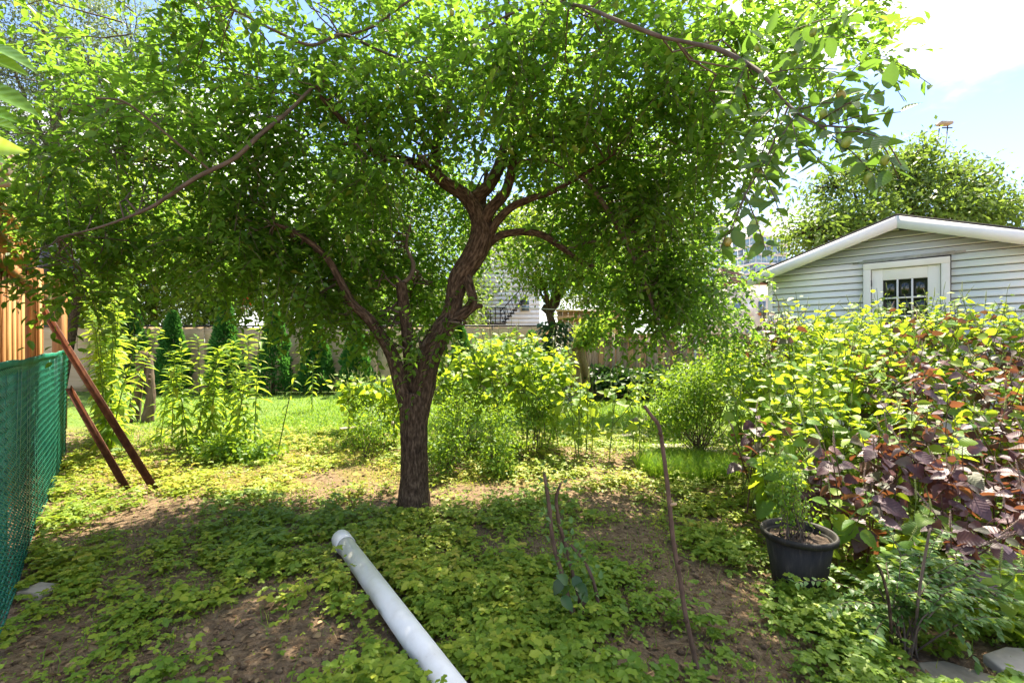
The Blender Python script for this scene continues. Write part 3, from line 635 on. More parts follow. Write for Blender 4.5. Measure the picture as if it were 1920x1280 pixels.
# ------------------------------------------------------------------ foliage builders
def blob_pts(c, r, n, shell=.55):
    d = rdir(n); q = (shell + (1 - shell) * rng.random(n)) ** .7
    q = np.where(rng.random(n) < .25, rng.random(n), q)
    return np.asarray(c) + d * q[:, None] * np.asarray(r), d
def leafy(lb, c, r, ncl, per, size, asp=.5, spread=.16, tm=T2, shell=.5):
    """clusters of leaves through an ellipsoid"""
    cp, cd = blob_pts(c, r, ncl, shell)
    # uneven outline: push clusters along big lumps
    lump = 1 + .22 * np.sin(cd[:, 0] * 5 + c[0]) * np.sin(cd[:, 2] * 6 + c[1]) + .12 * rng.normal(size=ncl)
    cp = np.asarray(c) + (cp - np.asarray(c)) * lump[:, None]
    Pb = np.repeat(cp, per, 0) + rng.normal(size=(ncl * per, 3)) * spread * A(1, 1, .6)
    D = unit(np.repeat(cd, per, 0) * .5 + rng.normal(size=(ncl * per, 3)) * .7 + A(0, 0, -.35))
    N = unit(rng.normal(size=(ncl * per, 3)) * .6 + A(0, 0, 1))
    s = size * (.6 + .8 * rng.random(ncl * per))
    lb.add(Pb, D, N, s, s * asp, tm)
    return cp
def limb(mb, a, b, r0, r1, n=6, wob=.08, sides=6):
    a = np.asarray(a, float); b = np.asarray(b, float); t = np.linspace(0, 1, n)[:, None]
    w = rng.normal(size=(n, 3)) * wob * np.sin(t * math.pi); pts = a + (b - a) * t + w
    mb.tube(pts, np.linspace(r0, r1, n), sides); return pts
def bgtree(name, label, base, blobs, size, mat, bark, tr, asp=.5, per=14, dens=1.0, group=None, tm=T2, spread=.2, top=None):
    t = root(name, base, label, 'tree', group); base = np.asarray(base, float)
    cen = np.mean([b[0] for b in blobs], 0); tp = cen if top is None else np.asarray(top)
    mb = MB(); n_ = 9; tt = np.linspace(0, 1, n_)[:, None]
    mid = base + (tp - base) * tt + np.concatenate([rng.normal(size=(n_, 2)) * .06, np.zeros((n_, 1))], 1) * np.sin(tt * math.pi)
    mb.tube(mid, np.linspace(tr, tr * .35, n_), 8, jit=.12); mb.build('trunk', M[bark], t, True)
    br = MB(); lb = LB()
    for c, r, ncl in blobs:
        st = mid[n_ // 2 + int(rng.integers(0, 3))]; limb(br, st, c, tr * .45, tr * .14, wob=.12)
        cp = leafy(lb, c, r, int(ncl * dens), per, size, asp, spread, tm)
        for q in cp[:: max(1, len(cp) // 26)]: limb(br, np.asarray(c) + (q - c) * .15, q, tr * .12, tr * .03, 4, .06, 4)
    br.build('branches', M[bark], t, True)
    lb.build('crown', M[mat], t, kind='stuff'); return t

# maple behind the shed
def B(px, py, d, rx, ry, rz, n): return (P(px, py, d), A(rx, ry, rz), n)
bgtree('maple_tree', 'wide leafy maple rising behind the white shed', A(11.6, 14.5, 0),
       [B(1690, 410, 14.5, 2.3, 2.0, 1.3, 330), B(1590, 430, 14, 1.5, 1.4, 1.0, 210), B(1790, 400, 14.5, 1.5, 1.4, 1.0, 210), B(1690, 330, 14.5, 1.2, 1.2, .8, 150), B(1780, 330, 14.6, .8, .8, .45, 60),
        B(1850, 410, 14.5, .9, 1.0, .6, 80), B(1520, 440, 13.5, .9, 1.0, .7, 90), B(1725, 285, 14.7, .45, .5, .6, 45), B(1620, 310, 14.5, .6, .6, .5, 50), B(1830, 350, 14.6, .6, .6, .35, 40), B(1560, 350, 14.3, .8, .8, .5, 60), B(1885, 385, 14.6, .45, .5, .25, 22)],
       .15, 'background_leaf', 'bark', .2, .5, 15, spread=.25)
# tall pale trees upper left
bgtree('locust_tree', 'tall pale grey-green tree at the far left behind the fence', A(-15.2, 15, 0),
       [B(60, 250, 16, 2.6, 2, 2.6, 420), B(20, 90, 16, 2.4, 2, 2.2, 350), B(150, 120, 16.5, 2.0, 2, 1.9, 230), B(110, 350, 15.5, 2.0, 1.8, 1.4, 220), B(-60, 330, 15, 2.2, 2, 2.4, 250), B(60, -80, 16, 3, 2.4, 1.8, 260), B(250, 90, 17, 2.2, 2, 2.0, 220), B(300, 230, 17, 1.8, 1.6, 1.5, 170)],
       .11, 'silver_leaf', 'pale_bark', .2, .45, 26, spread=.32)
bgtree('slender_tree', 'slender open tree with thin dark stems between the pale trees', A(-16.2, 18, 0),
       [B(180, 150, 18, 1.1, 1.1, 2.0, 60), B(170, 280, 18, 1.2, 1.1, 1.6, 60), B(230, 210, 18.5, 1.2, 1.2, 2.0, 60)],
       .1, 'silver_leaf', 'bark', .13, .5, 18, spread=.3, top=P(172, 120, 18))
bgtree('maple_tree', 'yellow-green leafy tree low at the left above the cedar fence', A(-11.2, 11.6, 0),
       [B(90, 400, 11.5, 1.5, 1.2, .9, 200), B(230, 380, 12, 1.6, 1.3, 1.0, 220), B(40, 330, 11, .8, .8, .5, 60), B(330, 430, 12.5, 1.4, 1.2, .9, 160), B(150, 480, 11.5, 1.6, 1.2, .7, 200)],
       .13, 'bright_leaf', 'bark', .13, .55, 15, spread=.22)
# trees just beyond the back fence
bgtree('street_tree', 'leafy tree with reddish leaning trunk beyond the tan fence', A(-11.9, 15.2, 0),
       [B(330, 470, 15, 2.0, 1.5, 1.2, 330), B(240, 520, 14.5, 1.4, 1.2, 1.0, 200), B(400, 520, 15, 1.3, 1.2, .9, 170), B(330, 400, 15.5, 2.2, 1.5, 1.2, 200)],
       .12, 'background_leaf', 'red_bark', .17, .5, 16, spread=.22, top=P(318, 400, 15))
bgtree('street_tree', 'dark leafy tree with forked trunk beyond the middle of the tan fence', A(-6.6, 16.2, 0),
       [B(590, 470, 16, 2.0, 1.5, 1.2, 320), B(680, 520, 16, 1.6, 1.4, 1.3, 260), B(500, 500, 16, 1.3, 1.2, .8, 120), B(620, 380, 16.5, 2.4, 1.6, 1.4, 230), B(740, 560, 15.5, 1.2, 1.2, .9, 170)],
       .12, 'background_leaf', 'red_bark', .16, .5, 16, spread=.22, top=P(520, 430, 16))
bgtree('ivy_clad_tree', 'small bright tree with ivy-clad trunk beside the burlap', A(.85, 9.4, 0),
       [B(1050, 470, 9.2, 1.35, 1.1, .75, 330), B(1160, 500, 9, 1.0, 1.0, .7, 220), B(980, 430, 9.5, 1.0, 1.0, .7, 220), B(1080, 520, 9.2, .7, .7, .25, 80), B(1230, 430, 9.5, 1.2, 1, .8, 200), B(1010, 530, 9.4, .35, .5, .25, 40)],
       .085, 'bright_leaf', 'bark', .13, .5, 16, spread=.16, top=P(1040, 480, 9.4))
iv = LB(); th = rng.random(900) * 6.28; zz = rng.random(900) ** .8 * 1.75; rr = .14 + .13 * rng.random(900) + .06 * np.sin(zz * 5)
tre = [o for o in bpy.data.objects if o.name.startswith('ivy_clad_tree')][0]
iv.add(np.stack([.85 + rr * np.cos(th), 9.4 + rr * np.sin(th), zz], 1), np.stack([np.cos(th), np.sin(th), -.6 + 0 * th], 1), A(0, -.3, 1), .11, .09, T6).build('ivy', M['ivy'], tre, kind='stuff')

for px_, d_, nm_ in ((130, 21, 'broad tree far left beyond the tan fence'), (430, 23, 'broad tree behind the parked car'), (760, 20, 'dense tree left of the white house'), (1180, 24, 'broad tree behind the board fence, right of the white house')):
    bgtree('garden_tree', 'green ' + nm_, P(px_, 640, d_) * A(1, 1, 0), [B(px_, 500, d_, 3.6, 1.6, 1.6, 420), B(px_ - 70, 560, d_, 2.2, 1.4, 1.1, 230), B(px_ + 70, 550, d_, 2.2, 1.4, 1.2, 230), B(px_, 400, d_, 3.0, 1.6, 1.6, 260)], .16, 'background_leaf', 'bark', .22, .55, 15, spread=.3)
# arborvitae
def arbor(h, r, n, seed):
    t = rng.random(n) ** .75; a = rng.random(n) * 6.283
    lump = 1 + .13 * np.sin(a * 3 + t * 9 + seed * 2.3) + .10 * np.sin(a * 5 - t * 17 + seed) + .08 * np.sin(t * 31 + seed * 5)
    prof = r * np.where(t < .12, .72 + 2.3 * t, 1.0 * (1 - (t - .12) / .88) ** .72) * lump
    q = prof * (.5 + .5 * rng.random(n) ** .4)
    Pb = np.stack([q * np.cos(a) + .05 * math.sin(seed * 7) * t, q * np.sin(a), .05 + t * h * (1 + .03 * rng.random(n))], 1)
    D = unit(np.stack([np.cos(a) * .75, np.sin(a) * .75, .55 + 0 * a], 1) + rng.normal(size=(n, 3)) * .35)
    N = np.stack([-np.sin(a), np.cos(a), .3 + 0 * a], 1) + rng.normal(size=(n, 3)) * .6
    lb = LB().add(Pb, D, N, .06 + .06 * rng.random(n), .045, T2); return mk('foliage', np.concatenate(lb.V), np.concatenate(lb.Fc), np.concatenate(lb.At))
names = [(240, 12.0, 2.55, .55, 'arborvitae at the far left of the tan fence, half hidden by weeds'), (322, 12.0, 2.0, .48, 'arborvitae behind the sawn-off stumps'),
         (420, 12.0, 2.25, .50, 'tall narrow arborvitae left of the parked car'), (512, 11.9, 2.1, .54, 'arborvitae in front of the parked car, behind tall weeds'),
         (592, 12.0, 1.75, .50, 'arborvitae beside the leaning leafy stem'), (668, 11.9, 1.72, .48, 'clipped arborvitae nearest the fruit tree trunk, on its left'),
         (866, 12.1, 1.65, .42, 'arborvitae glimpsed between the fruit tree stems'), (1000, 12.1, 1.5, .4, 'small arborvitae at the end of the tan fence')]
arm = []
for i, (px, d, h, r, lab) in enumerate(names):
    b = P(px, 640, d) * A(1, 1, 0); t = root('arborvitae', b, 'dark green conical ' + lab, 'arborvitae', 'arborvitae along the back fence')
    me = arbor(h, r * .86, 7500, i); me.materials.append(M['arborvitae']); o = bpy.data.objects.new('foliage', me); col.objects.link(o); o.parent = t; o['kind'] = 'stuff'
    MB().tube([b, b + up * h * .5, b + up * h * .85], [.05, .035, .012], 6).build('trunk', M['bark'], t, True)

# ------------------------------------------------------------------ the fruit tree
JT = root('fruit_tree', G(775, 950), 'spreading three-stemmed fruit tree with small green fruit in the middle', 'tree')
D0 = 3.77
def chain(pts): return np.array([P(*p) for p in pts])
def smooth(pts, rad, m=5):
    pts = np.asarray(pts, float); n = len(pts); t = np.arange(n); tt = np.linspace(0, n - 1, (n - 1) * m + 1)
    out = []
    for u in tt:
        i = min(int(u), n - 2); f = u - i; p0, p1, p2, p3 = pts[max(i - 1, 0)], pts[i], pts[i + 1], pts[min(i + 2, n - 1)]
        out.append(.5 * ((2 * p1) + (-p0 + p2) * f + (2 * p0 - 5 * p1 + 4 * p2 - p3) * f * f + (-p0 + 3 * p1 - 3 * p2 + p3) * f ** 3))
    return np.array(out), np.interp(tt, t, rad)
skel = []
def stem(pts, w, name='branch', sides=12, jit=.05):
    """pts (px, py, depth), w = widths in pixels"""
    c = chain(pts); r = np.array([a / 2 / F * p[2] for a, p in zip(w, pts)])
    q, rr = smooth(c, r, 6); skel.append(np.concatenate([q, rr[:, None]], 1))
    mb = MB().tube(q, rr, sides, jit=jit); return mb.build(name, M['bark' if max(w) > 11 else 'twig'], JT, True)
stem([(776, 962, 3.74), (776, 940, 3.75), (777, 900, 3.77), (777, 850, 3.77), (776, 800, 3.78), (777, 765, 3.78), (778, 735, 3.78)], [78, 62, 52, 49, 51, 56, 52], 'trunk', 20, .04)
stem([(781, 830, 3.78), (787, 770, 3.78), (795, 720, 3.78), (803, 670, 3.78), (825, 625, 3.79), (845, 592, 3.8), (852, 560, 3.82), (862, 520, 3.84), (885, 485, 3.84), (900, 455, 3.84), (903, 430, 3.84), (897, 405, 3.84), (882, 375, 3.84)], [26, 38, 45, 47, 44, 36, 34, 40, 44, 45, 42, 34, 28], 'stem', 14)
stem([(842, 605, 3.79), (872, 585, 3.76), (886, 566, 3.75), (883, 545, 3.77), (872, 515, 3.82)], [26, 22, 19, 18, 22], 'stem', 10)
stem([(878, 585, 3.76), (892, 575, 3.74), (904, 573, 3.72)], [13, 11, 8], 'branch_stub', 8)
stem([(777, 825, 3.78), (775, 770, 3.79), (773, 730, 3.8), (768, 680, 3.82), (763, 620, 3.84), (757, 570, 3.86), (752, 530, 3.88)], [14, 22, 25, 23, 22, 22, 20], 'stem', 12)
stem([(752, 532, 3.88), (768, 520, 3.88), (775, 495, 3.9), (762, 460, 3.95), (770, 420, 4.0)], [10, 9, 8, 6, 4], 'branch', 8)
stem([(772, 830, 3.77), (764, 770, 3.76), (752, 720, 3.74), (738, 672, 3.70), (716, 632, 3.66), (690, 596, 3.6), (660, 568, 3.55), (640, 530, 3.5), (610, 480, 3.45), (560, 440, 3.4), (515, 420, 3.35)], [18, 30, 30, 26, 22, 20, 17, 14, 12, 10, 7], 'stem', 12)
# crown limbs
stem([(897, 408, 3.84), (875, 370, 3.82), (838, 345, 3.78), (800, 318, 3.72), (760, 300, 3.66), (712, 296, 3.6), (690, 270, 3.5), (660, 245, 3.4), (600, 180, 3.2)], [30, 27, 24, 20, 15, 15, 14, 11, 7])
stem([(820, 334, 3.75), (817, 290, 3.78), (824, 245, 3.8), (838, 205, 3.84), (845, 150, 3.9), (843, 95, 3.95), (846, 30, 4.0), (850, -60, 4.05)], [20, 19, 18, 16, 13, 11, 9, 6])
stem([(828, 155, 3.85), (790, 135, 3.8), (750, 112, 3.7), (700, 90, 3.6)], [10, 8, 7, 4])
stem([(815, 238, 3.8), (770, 224, 3.8), (715, 218, 3.75), (660, 235, 3.7)], [5, 4, 4, 3], sides=6)
stem([(890, 372, 3.84), (915, 350, 3.9), (935, 315, 3.95), (950, 270, 4.0), (966, 220, 4.05), (960, 165, 4.1), (956, 120, 4.12), (954, 70, 4.15), (951, 0, 4.2), (955, -80, 4.3)], [26, 24, 23, 22, 20, 17, 14, 12, 9, 6])
stem([(903, 432, 3.84), (918, 395, 3.8), (945, 365, 3.78), (957, 330, 3.75), (963, 290, 3.72), (972, 262, 3.7), (1000, 256, 3.65), (1050, 250, 3.6)], [26, 24, 20, 18, 14, 9, 7, 4])
stem([(905, 400, 3.88), (908, 360, 3.95), (912, 320, 4.05)], [12, 10, 6])
stem([(918, 440, 3.83), (932, 415, 3.78), (960, 388, 3.72), (1000, 371, 3.68), (1030, 362, 3.65), (1090, 330, 3.6), (1150, 290, 3.5)], [18, 17, 15, 13, 10, 7, 4])
stem([(906, 468, 3.84), (935, 443, 3.88), (975, 435, 3.92), (1015, 440, 3.97), (1052, 463, 4.0), (1087, 489, 4.05), (1115, 500, 4.1)], [16, 15, 14, 13, 12, 9, 4])
stem([(1062, 470, 4.0), (1085, 458, 4.0), (1120, 452, 4.0)], [7, 6, 3], sides=6)
stem([(966, 180, 4.05), (990, 150, 4.0), (1020, 125, 3.9), (1042, 118, 3.85)], [9, 10, 10, 8])
stem([(963, 310, 3.75), (985, 300, 3.7), (1030, 303, 3.65), (1080, 330, 3.6)], [6, 5, 4, 3], sides=6)
stem([(960, 320, 3.75), (980, 280, 3.7), (1010, 262, 3.65)], [6, 5, 3], sides=6)
stem([(1090, 330, 3.6), (1130, 380, 3.75), (1160, 430, 3.85), (1190, 490, 3.95), (1215, 545, 4.0), (1240, 620, 4.05), (1265, 665, 4.1)], [10, 10, 9, 8, 7, 5, 3])
stem([(600, 180, 3.2), (590, 162, 3.15), (540, 210, 3.0), (485, 255, 2.9), (440, 297, 2.85), (370, 332, 2.8), (310, 372, 2.8), (270, 395, 2.8), (190, 425, 2.75), (110, 445, 2.7)], [4, 5, 7, 8, 8, 8, 7, 6, 4, 3], sides=8)
stem([(395, 320, 2.82), (340, 275, 2.7), (280, 225, 2.6), (230, 190, 2.5), (180, 185, 2.4)], [5, 5, 4, 4, 3], sides=6)
stem([(845, 120, 3.9), (900, 60, 3.5), (1000, 10, 3.0), (1080, 10, 2.6), (1160, 40, 2.2), (1240, 70, 2.05)], [5, 5, 5, 6, 8, 8], sides=8)
stem([(1240, 70, 2.05), (1300, 82, 1.95), (1352, 95, 1.85), (1400, 120, 1.75), (1432, 142, 1.65), (1470, 190, 1.55)], [6, 7, 9, 9, 7, 4], sides=8)
stem([(640, 70, 3.4), (700, 50, 3.3), (745, 17, 3.2), (800, -20, 3.2)], [5, 5, 5, 4], sides=6)
stem([(700, 90, 3.5), (640, 65, 3.2), (585, 85, 3.0), (520, 60, 2.9), (440, 20, 2.8)], [6, 6, 6, 5, 3], sides=6)
SK = np.concatenate(skel)
# leafy crown
canopy = [  # px, py, depth, radii, twigs
    (385, 320, 3.6, (1.08, 1.0, .80), 900), (165, 430, 3.4, (.70, .6, .36), 300), (190, 260, 3.3, (.55, .6, .5), 170), (470, 450, 3.8, (1.0, .85, .48), 640), (640, 450, 4.1, (.70, .6, .52), 420), (105, 515, 2.9, (.30, .25, .16), 60),
    (560, 170, 3.5, (1.15, .9, .75), 900), (850, 60, 4.4, (1.6, .9, .85), 740), (700, 330, 4.7, (1.0, .7, .7), 620), (1000, 300, 4.9, (1.4, .7, .85), 640),
    (1180, 250, 3.9, (.95, .8, .80), 950), (1200, 450, 4.2, (.74, .7, .70), 950), (1230, 565, 4.4, (.62, .5, .42), 480), (1350, 560, 4.9, (.55, .55, .38), 360), (1300, 120, 3.0, (.8, .7, .55), 620),
    (1290, 330, 4.4, (.45, .6, .6), 170), (300, 60, 3.3, (.95, .8, .42), 300), (1500, 50, 4.4, (.85, .8, .35), 260), (1430, 200, 2.9, (.42, .5, .42), 110),
    (1060, 100, 3.1, (.9, .7, .45), 480), (760, 130, 3.2, (.8, .55, .4), 300), (620, 540, 3.8, (.48, .4, .32), 260), (900, -160, 3.8, (1.6, .9, .5), 150), (500, -160, 3.4, (1.4, .9, .45), 110), (1300, -140, 3.6, (1.0, .8, .4), 90),
    (900, 170, 3.3, (.75, .3, .42), 150), (730, 290, 3.2, (.5, .3, .3), 110), (1030, 230, 3.3, (.5, .3, .35), 120), (860, 420, 4.9, (1.1, .5, .5), 330), (730, 480, 4.5, (.55, .45, .50), 260), (800, 560, 4.4, (.32, .35, .28), 120), (1100, 380, 4.9, (.7, .5, .5), 300), (700, 600, 3.9, (.16, .2, .14), 40), (770, 640, 3.6, (.13, .12, .14), 26), (850, 600, 3.7, (.12, .12, .14), 22)]
lb = LB(); tw_ = MB(); fruit_sites = []
for (px, py, d, r, nt_) in canopy:
    c = P(px, py, d); r = np.asarray(r); nt_ = int(nt_ * .72)
    # limbs from the skeleton into the clump
    for kk in range(4):
        tgt = c + rdir(1)[0] * r * .55; j = np.argmin(((SK[:, :3] - tgt) ** 2).sum(1) + rng.random(len(SK)) * .15)
        limb(tw_, SK[j, :3], tgt, min(SK[j, 3] * .6, .014), .004, 7, .05, 5)
    K_ = max(3, nt_ // 13); kp, kd = blob_pts(c, r, K_, .3)
    lump = 1 + .2 * np.sin(kd[:, 0] * 6 + px) * np.sin(kd[:, 2] * 7 + py); kp = c + (kp - c) * lump[:, None]
    for q_ in kp[::2]: 
        j = np.argmin(((SK[:, :3] - q_) ** 2).sum(1)); a_ = SK[j, :3] if np.linalg.norm(SK[j, :3] - q_) < .5 else c + (q_ - c) * .25
        limb(tw_, a_, q_, .006, .002, 5, .03, 4)
    wi = rng.integers(0, K_, nt_); cp = kp[wi] + rng.normal(size=(nt_, 3)) * A(.10, .10, .075); cd = unit(cp - kp[wi] + kd[wi] * .05)
    nl = 11; Lt = .17 + .20 * rng.random(nt_)
    dirv = unit(cd * .6 + rng.normal(size=(nt_, 3)) * .55 + A(0, 0, -.25))
    side = unit(np.cross(dirv, A(0, 0, 1) + .01 * rng.normal(size=(nt_, 3))))
    s = np.linspace(.05, 1, nl)
    pos = cp[:, None] + dirv[:, None] * (s[None, :, None] * Lt[:, None, None]) + A(0, 0, -1) * (s[None, :, None] ** 2 * Lt[:, None, None] * .35)
    sg = np.where(np.arange(nl) % 2 == 0, 1, -1)[None, :, None]
    D = unit(dirv[:, None] * .55 + side[:, None] * sg * .8 + rng.normal(size=(nt_, nl, 3)) * .3 + A(0, 0, -.18))
    N = unit(A(0, 0, 1) + rng.normal(size=(nt_, nl, 3)) * .45)
    keep = rng.random(nt_ * nl) < .92
    Ls = (.046 + .028 * rng.random(nt_ * nl))
    lb.add(pos.reshape(-1, 3)[keep], D.reshape(-1, 3)[keep], N.reshape(-1, 3)[keep], Ls[keep], Ls[keep] * .52, T6)
    for q in range(0, nt_, 2): tw_.tube(pos[q][[0, 3, 7, 10]], .0018, 3, cap=False)
    for q in rng.choice(nt_, max(2, nt_ // 34), False): fruit_sites.append(pos[q, int(rng.integers(3, 9))])
tw_.build('twigs', M['twig'], JT)['kind'] = 'stuff'
lb.build('crown', M['jujube'], JT, kind='stuff')
# fruit
def fruit_mesh(mat, nm):
    pr = [(0.0005, -.5), (.22, -.46), (.36, -.3), (.42, 0), (.37, .28), (.2, .46), (.0005, .5)]
    mb = MB().lathe(pr, (0, 0, 0), 10); me = mb.mesh(nm, True); me.materials.append(mat); return me
FM = [fruit_mesh(M['jujube_fruit'], 'fruit'), fruit_mesh(M['jujube_fruit_ripe'], 'fruit')]
def place(name, me, loc, rot=None, scale=1.0, parent=None):
    o = bpy.data.objects.new(name, me); col.objects.link(o)
    m_ = Matrix.Translation(Vector(loc)) @ (rot.to_4x4() if rot is not None else Matrix()) @ Matrix.Diagonal((scale, scale, scale, 1) if np.isscalar(scale) else (*scale, 1))
    if parent is not None:
        o.parent = parent; o.matrix_parent_inverse = Matrix.Translation(-Vector(parent.get('_w', (0, 0, 0))))
    o.matrix_basis = m_; return o
def rrot(t=.5): return Matrix.Rotation(rng.normal() * t, 3, 'X') @ Matrix.Rotation(rng.normal() * t, 3, 'Y') @ Matrix.Rotation(rng.random() * 6.28, 3, 'Z')
fs = np.array(fruit_sites); vis = (fs[:, 1] < 4.6) & (fs[:, 2] < EYE + .75 * fs[:, 1]); fs = fs[vis]
fs = fs[np.argsort(fs[:, 1])][:270]
for q in fs: place('fruit', FM[1 if rng.random() < .06 else 0], q + A(0, 0, -.035), rrot(), .026 + .008 * rng.random(), JT)

# near leaves of the same tree hanging close to the lens on the right
def frame(D, N):
    D = unit(np.asarray(D, float)); B_ = unit(np.cross(N, D)); Nn = np.cross(D, B_); return Matrix(np.stack([D, B_, Nn], 1).tolist())
def leafgrid(rows, wfun, droop, cup, serr=0.0, cols=4, wave=0.0):
    v = []; f = []; at = []
    for i in range(rows + 1):
        u = i / rows; w = wfun(u)
        for j in range(cols + 1):
            t = j / cols * 2 - 1; ww = w * (1 + (serr if (i % 2) else -serr) * (1 if abs(t) > .9 else 0))
            v.append((u, t * ww, -droop * u * u + cup * abs(t) * w - cup * .3 * w + wave * math.sin(u * 9 + t * 2) * abs(t)))
            at.append((u, t * w, 0))
    n_ = cols + 1
    for i in range(rows):
        for j in range(cols): f.append((i * n_ + j, (i + 1) * n_ + j, (i + 1) * n_ + j + 1, i * n_ + j + 1))
    return v, f, at
def leafmesh(nm, mat, *a, **k):
    v, f, at = leafgrid(*a, **k); me = mk(nm, np.array(v), f, np.array(at), True); me.materials.append(mat); return me
ov = lambda u: .26 * math.sin(math.pi * min(1, u ** .8 + .02)) ** .85 + .004
JL = [leafmesh('leaf', M['jujube_near'], 8, ov, d_, c_) for d_, c_ in ((.1, .25), (.2, .4), (.02, .15), (.28, .3))]
NB = stem([(1470, 190, 1.5), (1500, 215, 1.42), (1535, 235, 1.36), (1570, 262, 1.3)], [6, 5, 4, 2], 'near_branch', 6)
stem([(1480, 195, 1.5), (1440, 290, 1.45), (1395, 370, 1.4), (1368, 440, 1.38)], [4, 4, 3, 2], 'near_branch', 6)
stem([(1535, 235, 1.36), (1640, 250, 1.22), (1690, 310, 1.18)], [4, 3, 2], 'near_branch', 6)
sprays = [((1470, 190, 1.5), (1370, 440, 1.38), 17), ((1500, 200, 1.42), (1430, 330, 1.4), 12), ((1500, 205, 1.42), (1600, 195, 1.3), 9), ((1530, 230, 1.36), (1660, 170, 1.2), 10), ((1540, 240, 1.36), (1690, 210, 1.2), 12),
          ((1560, 260, 1.32), (1640, 330, 1.2), 12), ((1470, 100, 1.6), (1560, 60, 1.45), 14), ((1430, 140, 1.6), (1570, 130, 1.4), 14), ((1480, 210, 1.5), (1500, 300, 1.35), 12), ((1560, 250, 1.3), (1660, 260, 1.15), 9), ((1640, 250, 1.22), (1685, 335, 1.18), 6), ((1400, 120, 1.7), (1360, 220, 1.6), 13), ((1380, 120, 1.75), (1440, 60, 1.6), 12), ((1420, 300, 1.45), (1470, 420, 1.3), 10), ((1395, 360, 1.4), (1440, 480, 1.3), 9), ((1480, 250, 1.45), (1560, 330, 1.3), 9), ((1480, 60, 1.5), (1600, 30, 1.4), 12), ((1370, 430, 1.38), (1350, 470, 1.36), 6), ((1550, 200, 1.4), (1620, 110, 1.25), 8), ((1450, 200, 1.5), (1380, 280, 1.5), 10)]
for a_, b_, n_ in sprays:
    a_ = P(*a_); b_ = P(*b_); dv = unit(b_ - a_); sd_ = unit(np.cross(dv, A(0, 1, 0)))
    MB().tube([a_, (a_ + b_) / 2 + A(0, 0, .012), b_], [.0022, .0018, .001], 4).build('twig', M['twig'], JT)
    for i in range(n_):
        t = (i + .6) / n_; q = a_ + (b_ - a_) * t + rng.normal(size=3) * .006
        D = unit(dv * .55 + sd_ * (1 if i % 2 else -1) * .9 + rng.normal(size=3) * .35); N = A(0, -.4, 1) + rng.normal(size=3) * .5
        place('leaf', JL[int(rng.integers(4))], q, frame(D, N), .044 + .026 * rng.random(), JT)
    for i in range(int(rng.random() < .75)):
        q = a_ + (b_ - a_) * (.2 + .75 * rng.random()); place('fruit', FM[int(rng.random() < .15)], q + A(0, 0, -.02), rrot(.3), .026 + .006 * rng.random(), JT)
# long leaves reaching in at the left edge
LS = root('overhanging_sprig', P(-90, 200, 1.05), 'sprig of long light-green leaves reaching in at the left edge', 'sprig')
lan = lambda u: .13 * math.sin(math.pi * min(1, u ** .75 + .01)) ** .9 + .003
LL = [leafmesh('leaf', M['sprig_leaf'], 8, lan, d_, .3) for d_ in (.15, .3, .05)]
MB().tube([P(-240, 330, 1.1), P(-130, 230, 1.05), P(-60, 130, 1.0), P(-20, 70, 1.0)], [.006, .005, .004, .002], 6).build('twig', M['twig'], LS)
for a_, b_ in (((-40, 82), (52, 86)), ((-60, 150), (62, 190)), ((-70, 215), (30, 235)), ((-80, 262), (42, 282)), ((-50, 100), (40, 118)), ((-80, 190), (20, 205)), ((-60, 280), (8, 300))):
    a3, b3 = P(*a_, 1.03), P(*b_, .98); D = b3 - a3
    place('leaf', LL[int(rng.integers(3))], a3, frame(D, A(0, -.6, .8) + rng.normal(size=3) * .2), float(np.linalg.norm(D)), LS)
    MB().tube([P(-150, (a_[1] + 200) / 2, 1.05), a3], .0016, 4).build('twig', M['twig'], LS)

# ------------------------------------------------------------------ perilla plants
pw = lambda u: .40 * (math.sin(math.pi * min(1, (u * .96 + .02) ** .62)) ** .8) + .003
LG = [leafmesh('leaf', M['perilla_green_leaf'], 9, pw, d_, c_, .07, 4, .01) for d_, c_ in ((.22, .3), (.35, .15), (.1, .4))]
LP = [leafmesh('leaf', M['perilla_purple_leaf'], 9, pw, d_, c_, .08, 4, .022) for d_, c_ in ((.3, .25), (.42, .15), (.18, .35))]
def spike_mesh(mat):
    mb = MB(); m_ = 11
    for i in range(m_):
        u = i / m_
        for k_ in range(4):
            a = k_ * 1.571 + i * .78; r_ = .055 * (1 - .6 * u)
            mb.add(np.array([(0, 0, u + .03), (r_ * math.cos(a - .5), r_ * math.sin(a - .5), u + .02), (r_ * 1.9 * math.cos(a), r_ * 1.9 * math.sin(a), u + .06), (r_ * math.cos(a + .5), r_ * math.sin(a + .5), u + .02), (0, 0, u - .03)]), [(0, 1, 2), (0, 2, 3), (4, 2, 1), (4, 3, 2)])
    mb.tube([(0, 0, 0), (0, 0, .5), (0, 0, 1.03)], [.03, .022, .008], 4); me = mb.mesh('flower_spike'); me.materials.append(mat); return me
SPG, SPP = spike_mesh(M['spike_green']), spike_mesh(M['spike_mauve'])
